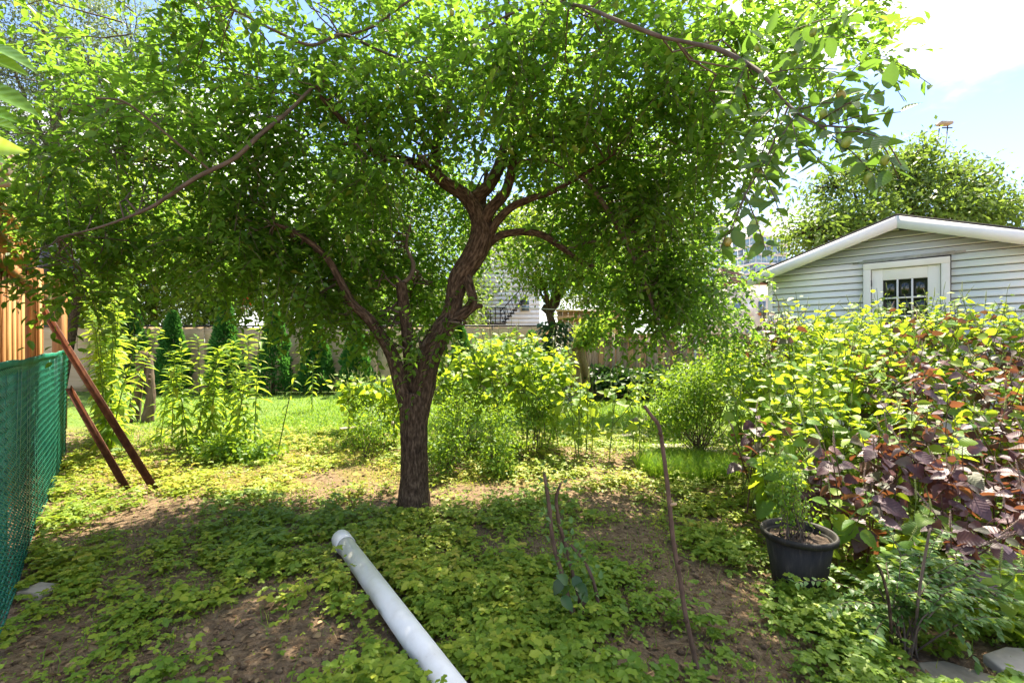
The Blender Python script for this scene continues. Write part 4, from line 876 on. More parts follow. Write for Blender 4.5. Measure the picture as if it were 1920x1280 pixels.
# perilla leaf template for merged foliage
TP_ = (np.array([[0, 0, 0], [.12, -.30, .05], [.40, -.42, .03], [.72, -.27, -.08], [1, 0, -.26], [.72, .27, -.08], [.40, .42, .03], [.12, .30, .05], [.3, 0, -.03], [.65, 0, -.11]]),
       np.array([[0, 1, 8], [1, 2, 8], [2, 9, 8], [2, 3, 9], [3, 4, 9], [4, 5, 9], [5, 6, 9], [6, 8, 9], [6, 7, 8], [7, 0, 8]]))
def perilla(base, h, purple, label, group, lsize=.10, single=True, nodes=7, branches=3, zlo=.3, spike=.8):
    base = np.asarray(base, float); t = root('perilla_plant', base, label, 'plant', group)
    st = MB(); leaves = []; spikes = []
    def axis(a, d, L, nn, z0):
        d = unit(d); pts = np.array([a, a + d * L * .5 + rng.normal(size=3) * .012, a + d * L]); q, rr = smooth(pts, [.0065, .005, .0025], 3); st.tube(q, rr, 4, cap=False)
        ph = rng.random() * 6.28
        for i in range(nn):
            u = z0 + (1 - z0) * (i + .5) / nn; c = q[min(int(u * (len(q) - 1)), len(q) - 1)] + d * (u * L - np.dot(q[min(int(u * (len(q) - 1)), len(q) - 1)] - a, d)) * .9
            for s_ in (0, math.pi):
                an = ph + i * 1.571 + s_ + rng.normal() * .25; e = .05 - .6 * (1 - u) + rng.normal() * .32
                D = unit(A(math.cos(an), math.sin(an), e)); sz = lsize * (1.08 - .5 * u ** 3) * (.55 + .75 * rng.random())
                leaves.append((c + D * .03, D, sz))
        if rng.random() < spike: spikes.append((a + d * L, d, .06 + .06 * rng.random()))
    lean = A(rng.normal() * .10, rng.normal() * .10 - .03, 1)
    axis(base, lean, h, nodes, zlo)
    for b in range(branches):
        u = .3 + .5 * rng.random(); an = rng.random() * 6.28; L = h * (.95 - u) * (.8 + .4 * rng.random()) + .08
        axis(base + unit(lean) * h * u, A(math.cos(an) * .75, math.sin(an) * .75, 1), L, max(2, int(nodes * .5)), .3)
    st.build('stem', M['purple_stem' if purple else 'green_stem'], t)
    if single:
        for c, D, sz in leaves: place('leaf', (LP if purple else LG)[int(rng.integers(3))], c, frame(D, A(0, -.15, .9) + rng.normal(size=3) * .45), sz, t)
    else:
        l_ = LB(); c = np.array([x[0] for x in leaves]); D = np.array([x[1] for x in leaves]); sz = np.array([x[2] for x in leaves])
        l_.add(c, D, A(0, -.15, .9) + rng.normal(size=(len(c), 3)) * .45, sz, sz * .95, TP_).build('foliage', M['perilla_purple' if purple else 'perilla_green'], t, True, 'stuff')
    for c, D, sz in spikes:
        q = Vector(D + rng.normal(size=3) * .15).to_track_quat('Z', 'Y').to_matrix(); place('flower_spike', SPP if purple else SPG, c, q, sz, t)
    return t
LABP = 'low purple perilla with crinkled leaves at the front of the bank'
LABP2 = 'tall purple perilla standing among green ones in the bank'
LABG1 = 'tall yellow-green perilla in the back rows of the bank'
LABG2 = 'green perilla in the middle rows of the bank'
LABG3 = 'low green perilla at the front of the bank'
hd = lambda d: float(np.interp(d, [2.3, 2.7, 3.1, 3.6, 4.0, 4.5, 5.0, 5.5, 6.2], [.38, .52, .70, .92, 1.13, 1.38, 1.61, 1.74, 1.74]))
cnt = 0
d = 2.2
while d < 6.2:
    xl = float(np.interp(d, [2.2, 2.6, 2.9, 3.2, 4, 5, 6.2], [2.2, 1.85, 1.78, 1.62, 1.92, 2.5, 3.2])); xr = min(1.16 * d + .1, 11.6 - d)
    x = xl + .08 * rng.random()
    stp = .24 if d < 4 else .31
    while x < xr:
        bx_, by_ = x + rng.normal() * .05, d + rng.normal() * .06; px = 960 + F * bx_ / by_
        edge = (bx_ - xl) < .25
        if d < 3.45: pur = rng.random() < (.4 if edge else .94 if px > 1540 else .6)
        elif d < 4.1: pur = rng.random() < (.28 if px > 1600 else .1)
        elif d < 4.75: pur = rng.random() < (.42 if px > 1520 else .08)
        else: pur = rng.random() < .08
        h = hd(by_) * (.85 + .28 * rng.random()) * (.8 if edge else 1)
        if not pur and d > 4.6: h *= 1.05
        if pur and 3.45 < d < 4.8: h *= 1.12
        lab = (LABP if d < 3.45 else LABP2) if pur else (LABG3 if d < 3.3 else LABG2 if d < 4.3 else LABG1)
        gr = {LABP: 'low purple perilla', LABP2: 'tall purple perilla', LABG1: 'tall green perilla', LABG2: 'mid-height green perilla', LABG3: 'low green perilla'}[lab]
        near = d < 4.0
        zone = ', under the shed corner' if px < 1560 else ', under the shed door' if px < 1780 else ', near the right edge'
        lab = lab + zone; gr = gr + zone.replace(',', '')
        perilla((bx_, by_, 0), h, pur, lab, gr, lsize=(.105 if pur else .105) + (.012 if d < 2.9 else 0), single=near, nodes=int(5 + h * 5), branches=2 if near else 4, zlo=.25 if d < 3.2 else .4)
        cnt += 1; x += stp * (.85 + .3 * rng.random())
    d += .27 if d < 4 else .30
# perillas in the middle of the garden
LM = ['yellow-green perilla in the tall clump right of the fruit tree', 'yellow-green perilla in the low clump left of the fruit tree trunk', 'large-leaved perilla in the clump beside the grass path']
for i in range(22):
    b = P(855 + 195 * rng.random(), 640, 5.6 + 1.2 * rng.random()) * A(1, 1, 0); pq = 960 + F * b[0] / b[1]; q = 1 - abs(pq - 955) / 130
    zn = ', on its left side' if pq < 920 else ', in its middle' if pq < 980 else ', on its right side'
    perilla(b, 1.0 + .55 * max(q, 0) + .12 * rng.random(), False, LM[0] + zn, 'perilla right of the fruit tree' + zn.replace(',', ''), .115, False, 12, 3, .3)
for i in range(6):
    b = P(815 + 70 * rng.random(), 640, 6 + .8 * rng.random()) * A(1, 1, 0); perilla(b, .95 + .25 * rng.random(), False, 'yellow-green perilla close behind the fruit tree trunk', 'perilla behind the trunk', .115, False, 8, 4, .2)
for i in range(12):
    b = P(640 + 115 * rng.random(), 640, 6.0 + .9 * rng.random()) * A(1, 1, 0); perilla(b, .80 + .22 * rng.random(), False, LM[1], 'perilla left of the trunk', .12, False, 7, 4, .2)
for i in range(8):
    b = P(1050 + 165 * rng.random(), 640, 5.0 + .7 * rng.random()) * A(1, 1, 0); perilla(b, .85 + .25 * rng.random(), False, LM[2], 'perilla by the path', .115, True, 6, 2, .3)
for i in range(9):
    b = P(1215 + 170 * rng.random(), 640, 6.4 + 1.0 * rng.random()) * A(1, 1, 0); perilla(b, .85 + .28 * rng.random(), rng.random() < .2, 'perilla at the left end of the bank beyond the small-leaved shrub', 'perilla at the far end', .1, False, 8, 3, .3)

# ------------------------------------------------------------------ small-leaved shrubs
def shrub(name, label, blobs, size, mat, nst=9, group=None, asp=.5, tm=T6, base=None, spread=.05, per=12, cat='shrub', stemr=.006):
    b = np.asarray(blobs[0][0]) * A(1, 1, 0) if base is None else np.asarray(base, float); t = root(name, b, label, cat, group)
    st = MB(); l_ = LB()
    for c, r, ncl in blobs:
        cp = leafy(l_, c, r, ncl, per, size, asp, spread, tm, .15)
        for q in cp[:: max(1, len(cp) // nst)]: limb(st, b + A(rng.normal() * .05, rng.normal() * .05, -.02), q, stemr, stemr * .3, 6, .03, 4)
    st.build('stems', M['twig'], t); l_.build('foliage', M[mat], t, kind='stuff'); return t
shrub('small_leaved_shrub', 'feathery small-leaved shrub close behind the fruit tree trunk', [(P(845, 790, 5.1), A(.34, .34, .55), 120), (P(830, 850, 4.7), A(.22, .22, .30), 70)], .036, 'small_leaf', 12)
shrub('small_leaved_shrub', 'rounded small-leaved bush in the middle of the garden', [(P(935, 810, 4.9), A(.26, .26, .5), 115), (P(940, 870, 4.6), A(.2, .2, .22), 60)], .036, 'small_leaf', 12)
shrub('small_leaved_shrub', 'spreading small-leaved bush between the two bright clumps', [(P(1010, 760, 5.7), A(.36, .36, .55), 110)], .045, 'small_leaf', 12)
shrub('small_leaved_shrub', 'small-leaved bush at the left end of the perilla bank', [(P(1310, 735, 5.7), A(.5, .5, .5), 330), (P(1370, 690, 6.0), A(.5, .5, .42), 260), (P(1260, 770, 5.6), A(.35, .35, .3), 180)], .04, 'small_leaf', 14)
shrub('small_leaved_shrub', 'dark low shrub at the foot of the tall weeds', [(P(420, 840, 5.4), A(.5, .35, .16), 160), (P(480, 850, 5.3), A(.3, .25, .12), 70)], .05, 'small_leaf', 8)
shrub('small_leaved_shrub', 'thin small-leaved sapling left of the fruit tree trunk', [(P(690, 800, 5.4), A(.3, .25, .3), 110)], .03, 'small_leaf', 8)
shrub('ivy_mound', 'dark ivy mound at the foot of the low board fence', [(P(1130, 708, 11.1), A(.8, .4, .26), 110), (P(1220, 712, 11), A(1.0, .4, .24), 120), (P(1300, 706, 11), A(.7, .4, .24), 80)], .11, 'ivy', 4, asp=.8, spread=.1)
shrub('lilac_bush', 'light leafy bush in front of the burlap and board fence', [(P(1110, 615, 10.6), A(.42, .35, .32), 100), (P(1095, 640, 10.6), A(.2, .2, .2), 40)], .09, 'weed', 5, spread=.1)
for i, (px_, lab) in enumerate(((120, 'behind the far left end of the tan fence'), (250, 'beyond the tan fence behind the stumps'), (375, 'beyond the tan fence left of the orange board'), (560, 'beyond the tan fence right of the parked car'), (660, 'beyond the tan fence behind the clipped arborvitae'), (760, 'beyond the tan fence behind the tree stems'), (835, 'beyond the tan fence beside the white house'))):
    shrub('hedge_shrub', 'loose green hedge shrub ' + lab, [(P(px_, 600, 14.6), A(1.15, .6, .75), 170), (P(px_ + 30, 570, 15), A(.9, .6, .6), 90)], .13, 'background_leaf', 5, 'hedge shrubs beyond the fence', spread=.2, tm=T2)
# front right shrub with pale oval leaves on arching shoots
FS = root('oval_leaved_shrub', G(1690, 1225), 'low shrub with arching shoots of small oval leaves in the front right corner', 'shrub')
st = MB(); l_ = LB(); b0 = G(1690, 1222)
ends = [(1630, 1060, 2.2), (1660, 1010, 2.35), (1700, 1040, 2.15), (1740, 1000, 2.3), (1780, 1030, 2.2), (1820, 1050, 2.1), (1870, 1070, 2.05), (1915, 1095, 2.0), (1850, 1020, 2.3), (1800, 1090, 1.98), (1720, 1100, 1.98), (1650, 1130, 2.0), (1610, 1110, 2.1), (1760, 1130, 1.95), (1690, 1080, 2.02), (1880, 1130, 1.95), (1620, 1180, 1.95), (1900, 1000, 2.35), (1580, 1090, 2.2), (1840, 1130, 1.95), (1680, 990, 2.4), (1740, 1060, 2.1)]
for e in ends:
    e3 = P(e[0], e[1] + 38, e[2]); m_ = (b0 + e3) / 2 + A(rng.normal() * .04, rng.normal() * .04, .12); q, rr = smooth([b0 + A(rng.normal() * .03, rng.normal() * .03, 0), m_, e3], [.005, .0035, .0012], 8); st.tube(q, rr, 4)
    for k_ in range(2):
        sub = q[int(rng.integers(6, 13))]; e4 = e3 + rng.normal(size=3) * A(.12, .1, .06); q2, r2 = smooth([sub, (sub + e4) / 2 + A(0, 0, .03), e4], [.0025, .002, .001], 8); st.tube(q2, r2, 3)
        for qq in ((q, 26), (q2, 22)):
            n_ = qq[1]; u = np.linspace(.35 if qq[0] is q else .1, 1, n_); pos = np.stack([np.interp(u * 16, np.arange(17), qq[0][:, c]) for c in range(3)], 1)
            T = unit(qq[0][-1] - qq[0][4]); sdv = unit(np.cross(T, A(0, 0, 1))); sg = np.where(np.arange(n_) % 2, 1, -1)[:, None]
            D = unit(T * .5 + sdv * sg + rng.normal(size=(n_, 3)) * .25); sz = .030 + .014 * rng.random(n_)
            l_.add(pos, D, A(0, 0, 1) + rng.normal(size=(n_, 3)) * .35, sz, sz * .52, TL)
st.build('stems', M['twig'], FS); l_.build('foliage', M['bluish_leaf'], FS, True, 'stuff')
mb = MB(); q, rr = smooth([G(1715, 1225), P(1722, 1120, 1.98), P(1740, 1010, 2.03), P(1745, 990, 2.05)], [.007, .006, .005, .004], 6); mb.tube(q, rr, 6); mb.build('stake', M['twig'], FS, True)
mb = MB(); q, rr = smooth([G(1672, 1230), P(1668, 1140, 1.97), P(1655, 1080, 2.02), P(1645, 1058, 2.05)], [.008, .007, .006, .005], 6); mb.tube(q, rr, 6); mb.build('stake', M['bark'], FS, True)

# ------------------------------------------------------------------ tall weeds on the left
def weed(base, h, lean, label, group, nl=34, ls=.17, zlo=.2, wide=.30):
    base = np.asarray(base, float); t = root('tall_weed', base, label, 'weed', group)
    q, rr = smooth([base, base + A(lean[0] * .4, lean[1] * .4, h * .5), base + A(lean[0], lean[1], h)], [.008, .006, .003], 8)
    MB().tube(q, rr, 5).build('stem', M['green_stem'], t, True)
    u = zlo + (1 - zlo) * np.linspace(0, 1, nl) ** .9; pos = np.stack([np.interp(u * 16, np.arange(17), q[:, c]) for c in range(3)], 1)
    an = np.arange(nl) * 2.4 + rng.random() * 6 + rng.normal(size=nl) * .4; e = -.55 + 1.0 * u ** 2 + rng.normal(size=nl) * .28
    D = unit(np.stack([np.cos(an), np.sin(an), e], 1)); sz = ls * (1.05 - .4 * u ** 4) * (.7 + .5 * rng.random(nl))
    LB().add(pos, D, A(0, 0, 1) + rng.normal(size=(nl, 3)) * .25, sz, sz * wide, TL).build('foliage', M['weed'], t, True); return t
WL = 'tall unbranched weed with lance-shaped leaves in the stand before the tan fence'
for px, top, lean in ((300, 690, .1), (322, 660, .05), (342, 640, -.05), (362, 650, .1), (378, 632, 0), (395, 660, .05), (412, 640, .02), (428, 628, .04), (446, 648, -.04), (462, 630, .02), (476, 608, .0), (352, 690, -.12), (404, 690, -.1), (440, 700, .12), (390, 720, .08), (462, 700, -.08)):
    b = P(px, 640, 5.5 + .9 * rng.random()) * A(1, 1, 0); weed(b, EYE + (640 - top) / F * b[1], (lean + .12 * rng.normal(), -.05 + .2 * rng.normal() * .6), WL, 'tall weeds before the fence', 58, .18, .12, .28)
weed(G(520, 852), 1.62, (.36, .2), 'leaning dark-stemmed leafy shoot at the right of the tall weeds', None, 30, .13, .25, .28)
weed(P(585, 640, 9) * A(1, 1, 0), .95, (.02, 0), 'short leafy weed in front of the arborvitae beside the lawn', None, 26, .2, .2, .2)
WL2 = 'large-leaved weed in the thicket beside the rusty bars'
for i in range(20):
    px = 100 + 130 * rng.random(); b = P(px, 640, 5.3 + 2.0 * rng.random()) * A(1, 1, 0); b[0] = max(b[0], -.87 * b[1] - .0 if b[1] > 5.8 else -.86 * b[1])
    weed(b, 1.25 + .85 * rng.random(), (.25 * rng.normal() + .15, -.15 + .1 * rng.normal()), WL2, 'thicket of large weeds', 54, .19, .12, .34)

# ------------------------------------------------------------------ sawn-off stumps
ST = root('sawn_stump', G(262, 790), 'pair of sawn-off grey tree stems with stubby tops before the arborvitae', 'stump')
for pts, w in (([(250, 792, 7.85), (256, 740, 7.8), (262, 700, 7.8), (266, 660, 7.8)], [20, 17, 17, 19]), ([(276, 790, 7.8), (282, 750, 7.8), (280, 700, 7.85), (278, 664, 7.9)], [22, 16, 15, 14])):
    c = chain(pts); q, rr = smooth(c, [a / 2 / F * 7.8 for a in w], 6); MB().tube(q, rr, 10, jit=.2).build('stem', M['pale_bark'], ST, True)
    MB().tube([c[-1] + up * .001, c[-1] + up * .012], rr[-1] * .93, 10).build('cut_end', M['cut_wood'], ST)
    for k_ in range(5):
        s0 = q[int(rng.integers(10, len(q)))]; v = A(rng.normal() * .1, rng.normal() * .1 - .05, .06); MB().tube([s0, s0 + v], [.022, .018], 6).build('stub', M['pale_bark'], ST, True)
o = stem_ = None
c = chain([(222, 798, 7.5), (221, 760, 7.5), (218, 722, 7.5)]); o = MB().tube(c, [.06, .05, .045], 9, jit=.2).build('stump_post', M['pale_bark'], None, True); tag(o, 'short bare grey stump left of the sawn-off pair', 'stump')

# ------------------------------------------------------------------ rusty angle-iron bars
def angle_bar(label, a, b, w=.045):
    a = np.asarray(a, float); b = np.asarray(b, float); d_ = unit(b - a); s_ = unit(np.cross(d_, A(0, 0, 1))); n_ = np.cross(s_, d_); th_ = .006
    sec = [(-w / 2, 0), (w / 2, 0), (w / 2, w), (w / 2 - th_, w), (w / 2 - th_, th_), (-w / 2, th_)]
    v = [p + s_ * x + n_ * y for p in (a, b) for x, y in sec]
    f = [(i, (i + 1) % 6, (i + 1) % 6 + 6, i + 6) for i in range(6)] + [(0, 5, 4, 1), (1, 4, 3, 2), (6, 7, 10, 11), (7, 8, 9, 10)]
    tag(MB().add(np.array(v), f, np.array(v)).build('angle_iron_bar', M['rust']), label, 'metal bar')
angle_bar('longer rusty steel angle bar leaning on the cedar fence post', G(290, 918) + A(0, 0, -.03), P(72, 572, 4.72))
angle_bar('shorter rusty steel angle bar leaning against the green fence', G(240, 920) + A(0, 0, -.03), A(-4.60, 4.86, .86))

# ------------------------------------------------------------------ white pipe
pa, pb2 = A(-1.11, 3.05, .066), A(-.12, 1.58, .066); dv = unit(pb2 - pa)
PV = root('plastic_pipe', (-1.1, 3.03, 0), 'long white plastic drain pipe lying on the ground', 'pipe')
def hollow(mb, a, b, ro, ri, n=28):
    d_ = unit(b - a); x = unit(np.cross(d_, up)); y = np.cross(x, d_); an = np.linspace(0, 2 * math.pi, n, endpoint=False)
    ring = lambda p, r: p + r * (np.cos(an)[:, None] * x + np.sin(an)[:, None] * y)
    v = np.concatenate([ring(a, ro), ring(b, ro), ring(b, ri), ring(a, ri)]); f = [(k_ * n + i, k_ * n + (i + 1) % n, ((k_ + 1) % 4) * n + (i + 1) % n, ((k_ + 1) % 4) * n + i) for k_ in range(4) for i in range(n)]
    return mb.add(v, f)
hollow(MB(), pa + dv * .08, pb2, .054, .049).build('tube', M['white_plastic'], PV, True)
el = MB(); hollow(el, pa, pa + dv * .12, .060, .0545); el.build('socket', M['white_plastic'], PV, True, bevel=.004)
cp_ = pa - dv * .0; x_ = unit(np.cross(dv, up)); 
dome = MB(); prof_ = [(.0597, 0), (.057, .018), (.045, .036), (.025, .046), (.001, .05)]
an = np.linspace(0, 2 * math.pi, 24, endpoint=False); vv = []
for r_, h_ in prof_:
    for a in an: vv.append(pa - dv * h_ + r_ * (math.cos(a) * x_ + math.sin(a) * np.cross(x_, dv)))
dome.add(np.array(vv), [(i * 24 + j, i * 24 + (j + 1) % 24, (i + 1) * 24 + (j + 1) % 24, (i + 1) * 24 + j) for i in range(4) for j in range(24)]).build('end_cap', M['white_plastic'], PV, True)

# ------------------------------------------------------------------ plastic pot
PO = root('plastic_pot', G(1497, 1108), 'round black plastic plant pot on the ground before the purple perilla', 'pot')
pc = G(1497, 1096); R_ = .178; H_ = .30
MB().lathe([(.0, .012), (R_ * .70, .0), (R_ * .73, .02), (R_ * .94, H_ - .03), (R_ * .90, H_ - .03), (R_ * .88, H_ - .05)], pc, 48).build('body', M['pot_plastic'], PO, True)
MB().lathe([(R_ * .93, H_ - .035), (R_ * 1.05, H_ - .03), (R_ * 1.07, H_ - .008), (R_ * 1.03, H_ + .004), (R_ * .97, H_), (R_ * .92, H_ - .03)], pc, 48).build('rim', M['pot_plastic'], PO, True)
sv = MB().lathe([(.0005, H_ - .025), (R_ * .4, H_ - .03), (R_ * .7, H_ - .04), (R_ * .925, H_ - .05)], pc, 30); sv.V[0][:, 2] += (rng.random(len(sv.V[0])) - .5) * .02
sv.build('soil', M['pot_soil'], PO, True)
pt = pc + up * (H_ - .03)
shrub('potted_shrub', 'small yellow-green shrub growing in the black pot', [(pt + A(-.06, .02, .27), A(.085, .08, .21), 52), (pt + A(-.0, .0, .13), A(.10, .08, .10), 22)], .024, 'small_leaf', 9, base=pt + A(-.02, 0, 0), spread=.035, per=11, stemr=.004)

# ------------------------------------------------------------------ stakes and saplings
TS = root('bare_stake', G(1312, 1276), 'tall crooked bare brown stake stuck in the soil', 'stake')
q, rr = smooth(chain([(1312, 1280, 1.86), (1302, 1230, 1.87), (1285, 1150, 1.88), (1275, 1085, 1.9), (1262, 1010, 1.92), (1254, 930, 1.94), (1244, 850, 1.96), (1236, 800, 1.97), (1222, 780, 1.98), (1208, 760, 2.0)]), np.array([10, 9, 8.5, 8.5, 8.5, 8.5, 8, 7.5, 7, 6]) / 2 / F * 1.92, 5)
MB().tube(q, rr, 9, jit=.16).build('shaft', M['stake_bark'], TS, True)
for i_, v in ((9, A(-.02, -.02, .02)), (24, A(.02, -.02, .012)), (33, A(-.015, -.02, .015)), (17, A(.018, -.015, .02))): MB().tube([q[i_], q[i_] + v], [.008, .006], 6).build('knot', M['cut_wood' if i_ == 24 else 'bark'], TS)
SP = root('cut_sapling', G(1090, 1180), 'cut-back sapling with bare brown stems in the middle foreground', 'sapling')
sap = []
for pts, w in (([(1085, 1185, 2.18), (1068, 1130, 2.2), (1055, 1080, 2.22), (1038, 1020, 2.24), (1030, 950, 2.26), (1020, 885, 2.28)], [11, 10, 9, 8, 8, 6]), ([(1092, 1182, 2.2), (1085, 1120, 2.25), (1062, 1030, 2.3), (1048, 980, 2.3), (1043, 935, 2.3), (1052, 905, 2.3)], [8, 7, 7, 8, 7, 4]),
               ([(1125, 1170, 2.2), (1118, 1110, 2.2), (1100, 1060, 2.22), (1070, 1020, 2.25)], [8, 7, 6, 5]), ([(1095, 1180, 2.2), (1090, 1150, 2.2), (1098, 1125, 2.2)], [14, 12, 10]), ([(1082, 1180, 2.2), (1078, 1155, 2.2), (1074, 1140, 2.2)], [10, 9, 8])):
    q, rr = smooth(chain(pts), np.array(w) / 2 / F * 2.22, 5); MB().tube(q, rr, 7, jit=.15).build('stem', M['stake_bark'], SP, True); sap.append(q)
l_ = LB()
for q in sap[:3]:
    n_ = 60; pos = q[rng.integers(5, len(q), n_)] + rng.normal(size=(n_, 3)) * .03; sz = .022 + .02 * rng.random(n_); l_.add(pos, rdir(n_) + A(0, 0, .2), A(0, -.3, 1) + rng.normal(size=(n_, 3)) * .4, sz, sz * .6, TL)
l_.build('foliage', M['bluish_leaf'], SP, True)
l_ = LB(); cc = P(1078, 1095, 2.12)
for i in range(9):
    D = rdir(1)[0] + A(0, -.2, -.5); l_.add(cc + rng.normal(size=3) * .03, D, A(0, -.8, .8), .075, .06, TP_)
l_.build('large_leaves', M['ivy'], SP, True)

# ------------------------------------------------------------------ stone slabs, timbers, path
def slab(name, label, cat, c, pts, th_, mat, zb=-.02, group=None):
    pts = np.asarray(pts, float); n_ = len(pts); v = np.concatenate([np.c_[pts + c[:2], np.full(n_, zb)], np.c_[pts + c[:2], np.full(n_, th_)]])
    f = [tuple(range(n_))[::-1], tuple(range(n_, 2 * n_))] + [(i, (i + 1) % n_, (i + 1) % n_ + n_, i + n_) for i in range(n_)]
    tag(MB().add(v, f).build(name, M[mat], None, bevel=.008), label, cat, group)
slab('flat_stone', 'flat grey stone slab at the foot of the front right shrub', 'stone', G(1790, 1276), [(-.17, -.12), (.0, -.2), (.2, -.14), (.14, .0), (.03, .08), (-.09, .07)], .03, 'stone')
slab('flat_stone', 'pinkish stone slab in the bottom right corner', 'stone', G(1905, 1255), [(-.12, -.1), (.2, -.12), (.25, .06), (.05, .09), (-.1, .04)], .04, 'concrete')
slab('flat_stone', 'small flat stone beside the green fence', 'stone', G(72, 1110), [(-.07, -.05), (.06, -.06), (.08, .04), (-.05, .06)], .03, 'concrete')
for i, (px, py, w, h_, lab) in enumerate(((1180, 818, .5, .2, 'nearest the large-leaved perilla'), (1255, 838, .5, .22, 'in the middle, behind the grass tuft'), (1330, 845, .5, .22, 'below the small-leaved bush'), (1400, 850, .5, .2, 'at the foot of the bank'))):
    slab('paving_stone', 'worn pale paving stone ' + lab, 'paving slab', G(px, py), [(-w / 2, -h_ / 2), (w / 2, -h_ / 2 + .02), (w / 2 - .03, h_ / 2), (-w / 2 + .03, h_ / 2 - .02)], .025, 'concrete', -.02, 'path slabs')
tag(MB().bar(G(1188, 795) + up * .06, G(1225, 790) + up * .06, .14, .1).build('timber_block', M['grey_wood'], None, bevel=.01), 'dark weathered timber block on the lawn edge', 'timber')
tag(MB().bar(G(638, 812) + up * .05, G(700, 806) + up * .06, .12, .05).build('timber_plank', M['grey_wood'], None, bevel=.006), 'weathered plank lying left of the fruit tree trunk', 'plank')
tag(MB().bar(G(690, 805) + up * .07, G(745, 800) + up * .05, .16, .06).build('timber_plank', M['grey_wood'], None, bevel=.006), 'short dark plank lying just behind the fruit tree trunk', 'plank')

# ------------------------------------------------------------------ ground cover, grass and litter
def scatter(n, x0, x1, y0, y1):
    # more samples near the camera so that the density per pixel stays even
    y = y0 * (y1 / y0) ** rng.random(n); x = x0 + (x1 - x0) * rng.random(n); return x, y
gl = LB()
N_ = 84000
y = 1.55 * (7.0 / 1.55) ** (rng.random(N_) ** .85); x = (rng.random(N_) * 2 - 1) * (1.15 * y + .15)
inside = (x * fdir[1] - (y - fa0[1]) * fdir[0] - fa0[0] * fdir[1]) > .02
dens = 1 - 1.1 * bare(x, y) - .35 * thatch(x, y); pat = .55 * fbm(x * 2.3 + 40, y * 2.3 + 11, 4) + .45 * fbm(x * 7 + 4, y * 7 + 31, 3)
dens = dens * np.clip((pat - .40) * 7.0, 0.06, 1)
pdir = A(1.0, -1.47) / np.hypot(1.0, 1.47); pd_ = np.abs((x + 1.10) * pdir[1] - (y - 3.03) * pdir[0]); pt_ = (x + 1.10) * pdir[0] + (y - 3.03) * pdir[1]
clear = ~((pd_ < .085) & (pt_ > -.1))
for sl_, r_ in ((G(1790, 1270), .15), (G(1905, 1255), .17), (G(72, 1110), .07)): clear &= np.hypot(x - sl_[0], y - sl_[1]) > r_
keep = inside & clear & (rng.random(N_) < dens); x, y = x[keep], y[keep]; n_ = len(x)
hgt = (.015 + .06 * rng.random(n_) + .10 * (rng.random(n_) < .08) * rng.random(n_)) * np.clip(pat[keep] * 2, .6, 1.5); ctr = np.stack([x, y, gz(x, y) + hgt], 1)
tilt = rng.normal(size=(n_, 3)) * .25 + A(0, -.12, 1)
base_an = rng.random(n_) * 6.28; big = np.exp(rng.normal(size=n_) * .28) * np.where(pat[keep] > .52, 1.15, .8); hue = np.clip(.15 + rng.random(n_) * .55 + (fbm(x * 1.1 + 7, y * 1.1 + 60, 3) - .52) * .8 + thatch(x, y) * .35 + (y > 4.0) * .15, 0, 1)
for k_ in range(5):
    sel = rng.random(n_) < (1 if k_ < 3 else .6)
    an = base_an + (k_ - 2) * 1.05 + rng.normal(size=n_) * .15
    D = np.stack([np.cos(an), np.sin(an), rng.normal(size=n_) * .22 - .12], 1); L = (.019 + .013 * rng.random(n_)) * big
    gl.add(ctr[sel], D[sel], tilt[sel], L[sel], L[sel] * .72, TG, np.clip(hue[sel] + rng.normal(size=sel.sum()) * .1, 0, 1))
tag(gl.build('ground_cover', M['ground_leaf']), 'low strawberry-like ground cover spreading over the soil', 'ground cover', None, 'stuff')
# moss-fine ground cover in the mid distance
ml = LB(); N_ = 95000
y = 1.6 * (9.5 / 1.6) ** (rng.random(N_) ** .8); x = (rng.random(N_) * 2 - 1) * (1.1 * y)
inside = ((x * fdir[1] - (y - fa0[1]) * fdir[0] - fa0[0] * fdir[1]) > .02) | (y > 5.8)
inside &= ~((np.abs((x + 1.11) * pdir[1] - (y - 3.05) * pdir[0]) < .075) & ((x + 1.11) * pdir[0] + (y - 3.05) * pdir[1] > -.1))
for sl_, r_ in ((G(1790, 1270), .13), (G(1905, 1255), .14)): inside &= np.hypot(x - sl_[0], y - sl_[1]) > r_
pat = fbm(x * 1.7 + 80, y * 1.7 + 3, 4); keep = inside & (rng.random(N_) < np.clip((pat - .30) * 4, .12, 1) * (1 - .8 * bare(x, y))); x, y = x[keep], y[keep]; n_ = len(x)
s = (.013 + .018 * rng.random(n_)) * np.clip(y / 4, .65, 1.2)
ml.add(np.stack([x, y, gz(x, y) + .01 + .05 * rng.random(n_) * pat[keep]], 1), np.stack([rng.normal(size=n_), rng.normal(size=n_), .4 + .3 * rng.random(n_)], 1), rng.normal(size=(n_, 3)) * .5 + A(0, 0, 1), s, s * .6, T2, np.clip(rng.random(n_) * .7 + thatch(x, y) * .5, 0, 1))
tag(ml.build('fine_ground_cover', M['ground_leaf']), 'fine yellow-green weeds carpeting the ground around the fruit tree', 'ground cover', None, 'stuff')
